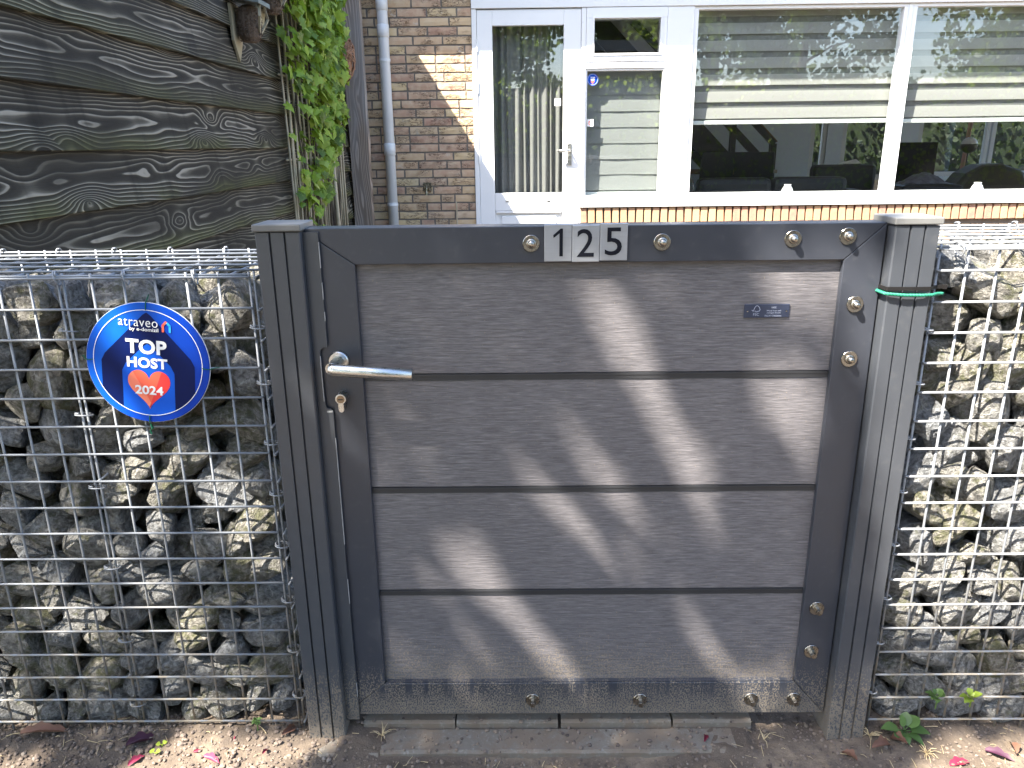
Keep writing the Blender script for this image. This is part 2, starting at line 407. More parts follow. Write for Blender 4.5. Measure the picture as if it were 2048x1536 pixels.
def ink(name, c, rough=.35):
    g = G(name, rough + .15, 0, .12); g.col(c); return g.m
M['blue'] = None
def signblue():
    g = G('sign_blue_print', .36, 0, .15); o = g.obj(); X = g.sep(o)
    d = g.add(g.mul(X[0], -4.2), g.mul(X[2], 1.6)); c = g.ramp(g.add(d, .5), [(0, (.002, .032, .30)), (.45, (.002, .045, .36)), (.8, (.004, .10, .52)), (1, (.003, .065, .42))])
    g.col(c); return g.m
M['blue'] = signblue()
M['navy'] = ink('navy_print', (.001, .007, .062), .22)
M['bluemid'] = ink('mid_blue_print', (.006, .085, .52), .22)
M['whiteink'] = ink('white_print', (.80, .80, .80), .25)
M['coral'] = ink('coral_print', (.80, .13, .075), .25)
M['coral2'] = ink('light_coral_print', (.85, .22, .13), .25)
M['red'] = ink('red_print', (.78, .055, .05), .25)
M['cyan'] = ink('cyan_print', (.03, .36, .75), .25)
M['digit'] = ink('black_digit', (.008, .009, .014), .4)
M['plate'] = plain('blue_grey_plate', (.040, .050, .085), .35, .3, .15, 60)
M['plateink'] = ink('plate_lettering', (.34, .37, .46), .4)
M['green_tie'] = ink('green_wire', (.012, .09, .05), .4)
M['greenrope'] = plain('green_rope', (.01, .15, .09), .6, 0, .25, 200)
M['blacktie'] = ink('black_nylon', (.014, .013, .013), .35)

def soil():
    g = G('sandy_soil', .95, 0, .15); p = g.pos()
    a = g.noise(p, 6, 6, .65); b = g.noise(p, 38, 6, .7); c_ = g.noise(p, 160, 4, .7)
    c = g.ramp(a, [(.3, (.080, .062, .047)), (.5, (.12, .095, .073)), (.68, (.21, .165, .12))])
    c = g.mix(g.mul(g.map(b, .4, .7), .55), c, (.075, .060, .052)); c = g.mix(g.mul(g.map(c_, .60, .74), .4), c, (.30, .24, .18))
    g.col(c); g.bump(g.add(g.mul(b, .7), g.mul(c_, .3)), .9, .008); return g.m
M['soil'] = soil()
def crumbs():
    g = G('soil_crumb', .95, 0, .15); isl = g.n('ShaderNodeNewGeometry', 8)
    g.col(g.ramp(isl, [(0, (.075, .060, .052)), (.5, (.15, .12, .10)), (.85, (.20, .155, .118)), (.95, (.17, .135, .105)), (1, (.23, .20, .17))])); g.bump(g.noise(g.pos(), 300, 3), .5, .001); return g.m
M['crumb'] = crumbs()
def concrete():
    g = G('old_concrete', .9, 0, .2); p = g.pos(); a = g.noise(p, 9, 6, .65); b = g.noise(p, 120, 5, .7)
    c = g.mix(a, (.11, .098, .082), (.19, .17, .142)); c = g.mix(g.mul(g.map(b, .5, .72), .4), c, (.34, .32, .29))
    sx = g.map(g.noise(p, 14, 5, .7), .42, .58); c = g.mix(g.mul(sx, .9), c, (.155, .122, .092))
    g.col(c); g.bump(b, .5, .002); return g.m
M['concrete'] = concrete()
M['asphalt'] = plain('asphalt', (.055, .055, .057), .9, 0, .3, 40)
M['pavers'] = plain('grey_pavers', (.20, .19, .18), .9, 0, .3, 12)

def leaf(name, stops, trans=.35, rough=.45, isl=False):
    g = G(name, rough, 0, .4); r = g.n('ShaderNodeNewGeometry', 8) if isl else g.rnd()
    n1 = g.noise(g.obj(), 40, 3)
    c = g.ramp(g.math('FRACT', g.add(r, g.mul(n1, .16))), stops); g.col(c)
    tl = g.n('ShaderNodeBsdfTranslucent', Color=g.mix(.5, c, (.35, .50, .05), 'MIX'))
    g.nt.links.new(g.n('ShaderNodeMixShader', _0=trans, _1=g.b.outputs[0], _2=tl), g.out.inputs[0]); return g.m
IVY = [(0, (.065, .12, .02)), (.25, (.14, .235, .024)), (.55, (.24, .37, .034)), (.8, (.31, .43, .05)), (1, (.38, .46, .11))]
M['ivy'] = leaf('ivy_leaf', IVY); M['ivy_mass'] = leaf('ivy_foliage', IVY, .35, .45, True)
M['weed'] = leaf('weed_leaf', [(0, (.05, .10, .03)), (1, (.10, .17, .05))], .2)
M['seedling'] = leaf('seedling_leaf', [(0, (.20, .28, .04)), (1, (.28, .36, .05))], .25)
M['tree'] = leaf('tree_leaf', [(0, (.05, .09, .025)), (.5, (.09, .145, .04)), (1, (.15, .20, .06))], .4, .5, True)
M['hedge'] = leaf('hedge_leaf', [(0, (.10, .15, .02)), (.5, (.16, .22, .03)), (1, (.24, .28, .05))], .6, .5, True)
M['bark'] = plain('bark', (.10, .08, .06), .95, 0, .4, 12)
M['straw'] = plain('dry_straw', (.42, .33, .19), .8, 0, .3, 60)
M['bamboo'] = plain('dry_cane', (.44, .38, .27), .6, 0, .3, 30)
M['bristle'] = plain('coconut_bristle', (.12, .085, .06), .95, 0, .6, 120)
M['twig'] = plain('pale_twig', (.30, .165, .10), .8, 0, .45, 40)
M['deadleaf'] = plain('dead_leaf', (.17, .085, .055), .8, 0, .4, 50)
M['redleaf'] = plain('wine_petal', (.16, .012, .035), .6, 0, .4, 50)
M['pinkleaf'] = plain('pink_petal', (.26, .03, .07), .55, 0, .3, 50)
M['purpleleaf'] = plain('purple_leaf', (.05, .012, .03), .6, 0, .4, 60)
M['greywall'] = plain('grey_cladding', (.09, .10, .11), .8, 0, .15, 4)
M['roofing'] = plain('roof_felt', (.06, .06, .06), .9, 0, .2, 8)
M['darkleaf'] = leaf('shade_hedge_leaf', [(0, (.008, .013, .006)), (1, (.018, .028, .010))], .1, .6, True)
# ================================================================ GROUND
def axis(dense0, dense1, step, far):
    a = list(np.arange(dense0, dense1 + 1e-6, step)); lo, hi = [], []
    d = step
    x = dense0
    while x > -far: d *= 1.5; x -= d; lo.append(x)
    x = dense1; d = step
    while x < far: d *= 1.5; x += d; hi.append(x)
    return lo[::-1] + a + hi
gx = axis(-1.3, 1.3, .009, 120); gy = axis(-.36, .40, .009, 120)
def soil_h(x, y):
    if abs(x) > 1.45 or y < -.5 or y > .6: return -.012
    h = noise.fractal(Vector((x * 7, y * 7, .3)), 1.0, 2.0, 3) * .008 + noise.fractal(Vector((x * 40, y * 40, 4.)), .7, 2.0, 4) * .0042 - .010
    for bx, s in ((-.62, .30), (.86, .26)):                       # soil heaped along the baskets
        h += .012 * math.exp(-((x - bx) / s) ** 2) * math.exp(-((y - .0) / .10) ** 2)
    if -.34 < x < .43 and -.075 < y < .12:
        e = max(0, (x - .22) / .2, (-.20 - x) / .14); h = h * .95 + .0025 + .006 * min(1, e) if y > -.055 else min(h, -.012) + .008 * min(1, e)
    if x < -.30: h += .006 * max(0, min(1, (-.30 - x) * 12)) * math.exp(-(y / .1) ** 2)
    return h
verts = []; nx, ny = len(gx), len(gy)
for y in gy:
    for x in gx: verts.append((x, y, soil_h(x, y)))
faces = [(j * nx + i, j * nx + i + 1, (j + 1) * nx + i + 1, (j + 1) * nx + i) for j in range(ny - 1) for i in range(nx - 1)]
me = bpy.data.meshes.new('ground'); me.from_pydata(verts, [], faces); me.materials.append(M['soil'])
me.polygons.foreach_set('use_smooth', [True] * len(faces))
tag(place('ground', me), kind='structure')

# crumbs of soil and grit: nobody could count them
cr = MB(); rr = random.Random(3)
ico = [(0, 0, 1), (.89, 0, .45), (.28, .85, .45), (-.72, .53, .45), (-.72, -.53, .45), (.28, -.85, .45), (.72, .53, -.45), (-.28, .85, -.45), (-.89, 0, -.45), (-.28, -.85, -.45), (.72, -.53, -.45), (0, 0, -1)]
icof = [(0, 1, 2), (0, 2, 3), (0, 3, 4), (0, 4, 5), (0, 5, 1), (1, 6, 2), (2, 6, 7), (2, 7, 3), (3, 7, 8), (3, 8, 4), (4, 8, 9), (4, 9, 5), (5, 9, 10), (5, 10, 1), (1, 10, 6), (11, 7, 6), (11, 8, 7), (11, 9, 8), (11, 10, 9), (11, 6, 10)]
for i in range(12000):
    x = rr.uniform(-1.15, 1.2); y = rr.uniform(-.16, .06)
    onslab = -.34 < x < .42 and -.062 < y < .06
    if onslab and rr.random() < .45: continue
    dens = 1.0 if x < -.3 else .65
    if rr.random() > dens: continue
    s = (.0010 + .0046 * rr.random() ** 3.0) * (1.0 if x < -.3 else .8)
    z = (soil_h(x, y) if not onslab else (.0 if y < 0 else .012)) + s * .3
    sx, sy, sz = s * rr.uniform(.7, 1.3), s * rr.uniform(.7, 1.3), s * rr.uniform(.5, .9); a = rr.uniform(0, 6.28); ca, sa = math.cos(a), math.sin(a)
    cr.add([(x + (vx * ca - vy * sa) * sx * rr.uniform(.8, 1.2), y + (vx * sa + vy * ca) * sy * rr.uniform(.8, 1.2), z + vz * sz) for vx, vy, vz in ico], icof)
tag(cr.build('soil_crumbs', M['crumb'], fix=False), 'loose crumbs of dry brown soil and grit', 'soil', kind='stuff')

# threshold under the gate: a front slab row and a kerb row behind it
th = thing('threshold', None, None, (.05, 0, 0)); th['kind'] = 'structure'
def slab(name, x0, x1, y0, y1, z0, z1, b=.003):
    m = MB(); nseg = max(2, int((x1 - x0) / .02)); top = []
    vs = []; 
    for i in range(nseg + 1):
        x = x0 + (x1 - x0) * i / nseg
        j = noise.noise(Vector((x * 30, y0 * 9, 1.))) * .0022; k = noise.noise(Vector((x * 22, y1 * 9, 5.))) * .0012
        vs += [(x, y0 + j, z0), (x, y0 + j * .6 + .0008, z1 - .004 + k), (x, y0 + .006 + j * .5, z1 + k), (x, y1, z1 + k * .5), (x, y1, z0)]
    fs = []
    for i in range(nseg):
        a = i * 5; bq = a + 5
        for q in range(5): fs.append((a + q, bq + q, bq + (q + 1) % 5, a + (q + 1) % 5))
    fs += [(4, 3, 2, 1, 0), tuple(nseg * 5 + q for q in range(5))]
    return m.add(vs, fs).build(name, M['concrete'], th)
slab('slab', -.405, -.262, -.063, -.004, -.05, -.004); slab('slab', -.259, .40, -.060, -.002, -.05, .0)
for a, b_ in ((-.30, -.125), (-.122, .072), (.078, .288), (.292, .44)): slab('kerb_stone', a, b_, .001 + .002 * random.random(), .062, -.05, .013 + .002 * random.random())

# street and garden path sheets
tag(box_obj('road', (-40, 40, -6.6, -2.6, -.06, -.004), M['asphalt']), kind='structure')
pa = thing('garden_path', None, None, (.1, 2.6, 0)); pa['kind'] = 'structure'
paver = MB().box(-.1485, .1485, -.1485, .1485, -.04, 0).mesh('paver', M['pavers'], bevel=.003)
for i in range(4):
    for j in range(16): place('paver', paver, (-.42 + i * .3, .52 + j * .3, .006 + random.uniform(-.001, .001)), pa)
# ================================================================ GATE
gate = thing('garden_gate', 'low dark grey metal gate with four composite boards and house number 125', 'gate', (.12, .02, 0))
GX0, GX1, GZ0, GZ1 = -.334, .5735, .034, .9455; PX0, PX1, PZ0, PZ1 = -.252, .512, .103, .8885; T = .042
g_ = .0004
MB().prism([(GX0, GZ1), (GX1, GZ1), (PX1 + g_, PZ1), (PX0 - g_, PZ1)], 0, T).build('top_rail', M['anth'], gate, bevel=.0012)
MB().prism([(GX0, GZ0), (GX1, GZ0), (PX1, PZ0), (PX0, PZ0)], 0, T).build('bottom_rail', M['anth_rail'], gate, bevel=.0012)
MB().prism([(GX0, GZ0 + .0008), (PX0 - .0008, PZ0), (PX0 - .0008, PZ1 - .0002), (GX0, GZ1 - .0012)], 0.0006, T).build('stile', M['anth'], gate, bevel=.0012)
MB().prism([(GX1, GZ0 + .0008), (PX1 + .0008, PZ0), (PX1 + .0008, PZ1 - .0002), (GX1, GZ1 - .0012)], 0.0006, T).build('stile', M['anth'], gate, bevel=.0012)
zs = [PZ0 - .002, .292, .4955, .700, PZ1 + .002]; hs = .0055
for i in range(4):
    z0 = zs[i] + (hs if i else 0); z1 = zs[i + 1] - (hs if i < 3 else 0)
    box_obj('board', (PX0 - .003, PX1 + .003, .0105, .030, z0, z1), M['board'], gate, bevel=.0015)
for i in (1, 2, 3):
    m = MB().box(PX0 - .0005, PX1 + .0005, .0090, .029, zs[i] - hs + .0003, zs[i] + hs - .0003)
    m.box(PX0, PX1, .0083, .0092, zs[i] + .0015, zs[i] + .0045)
    m.build('joint_strip', M['strip'], gate)
# light ledge of the bottom rail: a small upstand trim
box_obj('drip_trim', (PX0 + .001, PX1 - .001, .0015, .0103, PZ0 + .0006, PZ0 + .0026), M['anth_rail'], gate)

# bolts (washer + collar + domed hexagon head)
def bolt_meshes():
    wm = MB().lathe([(.0045, -.0001), (.0130, -.0001), (.0132, -.0018), (.0126, -.0024), (.0045, -.0024)], (0, 0, 0), 'y', 28).mesh('washer', M['bolt'], smooth=False)
    dome = MB()
    dome.lathe([(.0001, -.0020), (.0078, -.0022), (.0078, -.0048), (.0060, -.0060)], (0, 0, 0), 'y', 20)
    dome.lathe([(.0001, -.0050), (.0056, -.0055), (.0056, -.0100), (.0050, -.0118), (.0036, -.0132), (.0018, -.0140), (.0004, -.0142)], (0, 0, 0), 'y', 16)
    dm = dome.mesh('dome', M['bolt'], smooth=True)
    hexh = MB(); hexh.lathe([(.0001, -.0020), (.0080, -.0022), (.0080, -.0034), (.0056, -.0036)], (0, 0, 0), 'y', 20)
    hexh.prism([(.0058 * math.cos(R(60 * k + 12)), .0058 * math.sin(R(60 * k + 12))) for k in range(6)], -.0035, -.0165)
    hm = hexh.mesh('hex', M['bolt'], bevel=.0005)
    return wm, dm, hm
wm, dm, hm = bolt_meshes()
for i, (x, z) in enumerate([(.0245, .919), (.228, .919), (.430, .922), (.5145, .925), (.538, .818), (.5395, .728), (.5365, .262), (.536, .171), (.024, .0665), (.226, .0655), (.434, .0665), (.514, .0665)]):
    b = place('bolt', dm if z > .5 else hm, (x, 0, z), gate, rot=(0, random.uniform(0, 1), 0)); place('washer', wm, (x, 0, z), b)

# house number on three aluminium tiles
def digit(name, char, x, z, tile):
    if char == '1':
        m1 = MB(); m1.add([(x_, y_, e_) for e_ in (-.0003, .0003) for x_, y_ in ((.0022, -.0213), (.0075, -.0213), (.0075, .0213), (.0040, .0213), (-.0075, .0113), (-.0068, .0070), (.0022, .0140))], [(0, 1, 2, 3, 6), (3, 4, 5, 6), (7, 13, 10, 9, 8), (10, 13, 12, 11)] + [(i_, i_ + 7, (i_ + 1) % 7 + 7, (i_ + 1) % 7) for i_ in range(7)]); me = m1.mesh('digit', M['digit'])
    else: me = fit_text(text_mesh(char, .0585, M['digit'], bold=.0002, extrude=.0003), .0262, .0427)
    o = place(name, me, (x, -.0048, z), None, rot=(R(90), 0, 0)); adopt(o, tile)
TW = .0432
for i, ch in enumerate('125'):
    xc = .0445 + TW * (i + .5); dz = (.0005, -.0006, .0012)[i]
    t = MB().box(xc - TW / 2 + .0003, xc + TW / 2 - .0003, -.0044, -.0002, .8905 + dz, .9475 + dz).build('number_tile', M['tile'], gate, bevel=.0008)
    digit('digit', ch, xc + (.000, -.0006, -.0005)[i], .920 + dz, t)

# small certification plate on the top board
pl = MB().box(.366, .4385, .0080, .0104, .7955, .8175).build('info_plate', M['plate'], gate, bevel=.0006)
lg = MB(); PY = .0078
def stroke(m, pts, wd, y0=PY - .0003, y1=PY + .0003):
    for (a, b) in zip(pts[:-1], pts[1:]):
        a = Vector(a); b = Vector(b); d = (b - a).normalized(); n = Vector((-d.y, d.x)) * wd; e = d * wd * .7
        m.prism([tuple(a - e + n), tuple(a - e - n), tuple(b + e - n), tuple(b + e + n)], y0, y1)
cx, cz = .3858, .8095
stroke(lg, [(cx - .0075, cz - .0013), (cx - .0053, cz - .0032), (cx - .003, cz + .003), (cx - .0008, cz + .0058), (cx + .0015, cz + .0058), (cx + .0042, cz + .003), (cx + .0056, cz - .0005), (cx + .0045, cz - .003), (cx + .002, cz - .0030), (cx + .0012, cz - .0042), (cx - .001, cz - .0042), (cx - .0012, cz - .003), (cx - .0030, cz - .0028)], .00042)
lg.build('tree_logo', M['plateink'], pl)
for body, size, x, z in (('FSC', .0062, .3855, .8010), ('100%', .0040, .4130, .8120), ('Wood from well', .0034, .4135, .8070), ('managed forests', .0034, .4135, .8036), ('FSC\u00ae C000044', .0042, .4128, .7985)):
    o = place('lettering', text_mesh(body, size, M['plateink'], extrude=.0001), (x, PY, z), pl, rot=(R(90), 0, 0))
for x in (.3715, .4335): MB().lathe([(.0001, .0081), (.0013, .0081), (.0011, .0070), (.0002, .0068)], (x, 0, .8065), 'y', 10).build('screw', M['bolt'], pl)

# lever handle and lock cylinder
hd = MB(); hx, hz = -.2900, .7325
hd.tube([(hx, .002, hz), (hx, -.046, hz - .000), (hx - .0015, -.0512, hz - .0003)], .0098, 20)
pts = [(hx - .0035, -.0520, hz - .0000), (hx + .004, -.0525, hz - .0008), (hx + .060, -.0515, hz - .0055), (hx + .126, -.0505, hz - .0105)]
hd.tube(pts, .0098, 20)
H = hd.build('lever_handle', M['steel'], gate, smooth=False); 
for pgn in H.data.polygons: pgn.use_smooth = len(pgn.vertices) == 4
MB().lathe([(.011, .0), (.0165, -.0), (.0165, -.005), (.015, -.0068), (.011, -.0068)], (hx, 0, hz), 'y', 28).build('rose', M['steel'], H)
cy = MB(); cxx, czz = -.2880, .672
poly = [(cxx + .0088 * math.cos(R(a)), czz + .0088 * math.sin(R(a))) for a in range(-62, 243, 12)]
poly += [(cxx - .0048, czz - .018), (cxx - .0034, czz - .0218), (cxx, czz - .0232), (cxx + .0034, czz - .0218), (cxx + .0048, czz - .018)]
cyl = cy.prism(poly, -.019, .012).build('lock_cylinder', M['steel'], gate, bevel=.0006)
plug = MB().lathe([(.0002, -.0190), (.0066, -.0190), (.0064, -.0198), (.0002, -.0198)], (cxx, 0, czz), 'y', 22).build('plug', M['brass'], cyl)
box_obj('keyhole', (cxx - .0042, cxx + .0042, -.0201, -.0192, czz - .0009, czz + .0009), M['black'], cyl)

# ================================================================ POSTS
def post_section(x0, x1, yf, yb, n=3):
    w = (x1 - x0) / n; p = [(x0, yb), (x0, yf + .002), (x0 + .002, yf)]
    for i in range(1, n):
        c = x0 + w * i; p += [(c - .0018, yf), (c - .0010, yf + .0045), (c + .0010, yf + .0045), (c + .0018, yf)]
    p += [(x1 - .002, yf), (x1, yf + .002), (x1, yb)]
    return p
def gate_post(x0, x1, label, ztop):
    t = thing('gate_post', label, 'post', ((x0 + x1) / 2, .02, 0), 'fluted posts on both sides of the gate')
    MB().prism(post_section(x0, x1, -.022, .050), -.03, ztop, 'z').build('shaft', M['post'], t)
    MB().box(x0 - .003, x1 + .003, -.025, .053, ztop + .0015, ztop + .0125).build('cap', M['cap'], t, bevel=.0018)
    return t
lp = gate_post(-.3985, -.3295, 'fluted dark grey gate post beside the round blue sign with lock stop strip', .9420)
rp = gate_post(.5765, .6440, 'fluted dark grey gate post tied with black cable tie and green rope', .9420)
# striking strip on the latch post, cut out round the handle
st = [(-.3290, .028), (-.3050, .028), (-.3050, .646), (-.3075, .650), (-.3150, .653), (-.3168, .660), (-.3185, .744), (-.3170, .752), (-.3120, .757), (-.3060, .757), (-.3055, .762), (-.3055, .9405), (-.3290, .9405)]
MB().prism(st, -.0065, -.0030).build('stop_strip', M['post'], lp)
for a, b in (((-.3050, .40), (-.3050, .60)), ((-.3055, .80), (-.3055, .815)), ((-.3055, .835), (-.3055, .862)), ((-.3055, .885), (-.3055, .925)), ((-.3050, .08), (-.3050, .11)), ((-.3050, .28), (-.3050, .33))):
    MB().box(a[0] - .0004, a[0] + .0006, -.0068, -.0040, a[1], b[1]).build('worn_edge', M['bare'], lp)
MB().box(-.3152, -.3058, -.0068, -.0040, .6455, .6485).build('worn_edge', M['bare'], lp); MB().box(-.3190, -.3178, -.0068, -.0040, .665, .742).build('worn_edge', M['bare'], lp)

# cable tie and rope round the hinge post and basket
zt = .846
m = MB(); x0, x1 = .5725, .690
pth = [(x0, .03, zt), (x0, -.0245, zt + .001), (x0 + .0022, -.0255, zt + .001), (.612, -.0260, zt + .0005), (.642, -.0225, zt), (.660, -.0060, zt - .0003), (.672, -.0055, zt - .0003)]
for a, b in zip(pth[:-1], pth[1:]):
    a = Vector(a); b = Vector(b); d = (b - a).normalized(); n = Vector((d.y, -d.x, 0)) * .0007
    vs = []
    for p_ in (a, b):
        for s in (-1, 1):
            for q in (-.0028, .0028): vs.append(p_ + n * s + Vector((0, 0, q)))
    m.add(vs, [(0, 1, 3, 2), (4, 6, 7, 5), (0, 4, 5, 1), (2, 3, 7, 6), (0, 2, 6, 4), (1, 5, 7, 3)])
m.box(.669, .675, -.009, -.003, zt - .0035, zt + .0030)
tag(m.build('cable_tie', M['blacktie']), 'black nylon cable tie strapped round the hinge post', 'cable tie')
m = MB(); base = [Vector(p) for p in ((.5705, .02, .8400), (.5705, -.0250, .8400), (.5745, -.0275, .8390), (.600, -.0285, .8368), (.630, -.0280, .8362), (.646, -.0235, .8358), (.662, -.0090, .8352), (.673, -.0060, .8350))]
dense = []
for a, b in zip(base[:-1], base[1:]):
    k = max(2, int((b - a).length / .0009))
    dense += [a.lerp(b, i / k) for i in range(k)]
for ph in (0, 2.09, 4.19):
    pts = []; s = 0
    for i, p_ in enumerate(dense):
        if i: s += (p_ - dense[i - 1]).length
        t_ = (dense[min(i + 1, len(dense) - 1)] - dense[max(i - 1, 0)]).normalized(); u_ = Vector((0, 0, 1)); v_ = t_.cross(u_)
        an = ph + s * 2 * math.pi / .015
        pts.append(p_ + (u_ * math.cos(an) + v_ * math.sin(an)) * .0014)
    m.tube(pts[::2], .0015, 6)
tag(m.build('twisted_rope', M['greenrope'], smooth=True), 'twisted bright green rope tied round the hinge post', 'rope')
# ================================================================ GABIONS
def stone_variants(n=16):
    out = []
    rs = random.Random(21)
    for k in range(n):
        bm = bmesh.new(); bmesh.ops.create_icosphere(bm, subdivisions=4, radius=1.0)
        planes = []
        for i in range(rs.randint(7, 11)):
            d = Vector((rs.gauss(0, 1), rs.gauss(0, 1), rs.gauss(0, 1))).normalized(); planes.append((d, rs.uniform(.44, .84)))
        so = Vector((rs.uniform(0, 90), rs.uniform(0, 90), rs.uniform(0, 90)))
        for v in bm.verts:
            p = v.co.normalized(); rad = 1.0
            for d, h in planes:
                c = p.dot(d)
                if c > 1e-3: rad = min(rad, h / c)
            rad = rad * .96 + .04 * .8
            rad *= 1 + .035 * noise.fractal(p * 1.8 + so, 1.0, 2.0, 3) + .014 * noise.fractal(p * 6 + so, .9, 2.0, 3) + .012 * noise.hetero_terrain(p * 3.3 + so, .7, 2.1, 4, .4)
            v.co = p * rad
        me = bpy.data.meshes.new('stone'); bm.to_mesh(me); bm.free()
        me.polygons.foreach_set('use_smooth', [True] * len(me.polygons)); me.set_sharp_from_angle(angle=R(17)); me.materials.append(M['stone']); out.append(me)
    return out
STONES = stone_variants()
def low_stones():
    out = []
    for me in STONES[:8]:
        bm = bmesh.new(); bmesh.ops.create_icosphere(bm, subdivisions=2, radius=1.0); kd = [v.co.copy() for v in me.vertices]
        bv = [v.co.normalized() for v in me.vertices]; vs = []
        arr = np.array([tuple(v) for v in bv]); rad = np.array([v.length for v in kd])
        for v in bm.verts: vs.append(v.co.normalized() * float(rad[int((arr @ np.array(v.co)).argmax())]))
        out.append((vs, [tuple(q.index for q in f.verts) for f in bm.faces])); bm.free()
    return out
LOWST = low_stones()
SVERT = [np.array([tuple(v.co) for v in me.vertices]) for me in STONES]

def pack(x0, x1, y0, y1, z0, z1, seed, rmin=.025, rmax=.046, nmax=900):
    rs = random.Random(seed); P = np.zeros((0, 4)); fails = 0
    while len(P) < nmax and fails < 25:
        r = rmin + (rmax - rmin) * rs.random() ** 1.25; best = None
        for c in range(90):
            x = rs.uniform(x0 + r * .8, x1 - r * .8)
            y = y0 + r * .86 if rs.random() < .6 else rs.uniform(y0 + r * .86, y1 - r * .8)
            z = z0 + r * .8
            if len(P):
                d2 = (P[:, 0] - x) ** 2 + (P[:, 1] - y) ** 2; s = (P[:, 3] + r) * .97; ok = d2 < s * s
                if ok.any(): z = max(z, float((P[ok, 2] + np.sqrt(s[ok] ** 2 - d2[ok])).max()))
            if best is None or z < best[2]: best = (x, y, z, r)
        if best[2] + r * .72 > z1: fails += 1; continue
        P = np.vstack([P, best])
    return P

def wire_mesh(length, r=.0021, axis='x'):
    m = MB(); n = 8
    a, b = -length / 2, length / 2
    pts = [(a, 0, 0), (b, 0, 0)] if axis == 'x' else [(0, a, 0), (0, b, 0)] if axis == 'y' else [(0, 0, a), (0, 0, b)]
    return m.tube(pts, r, n).mesh('wire', M['wire'], smooth=True)

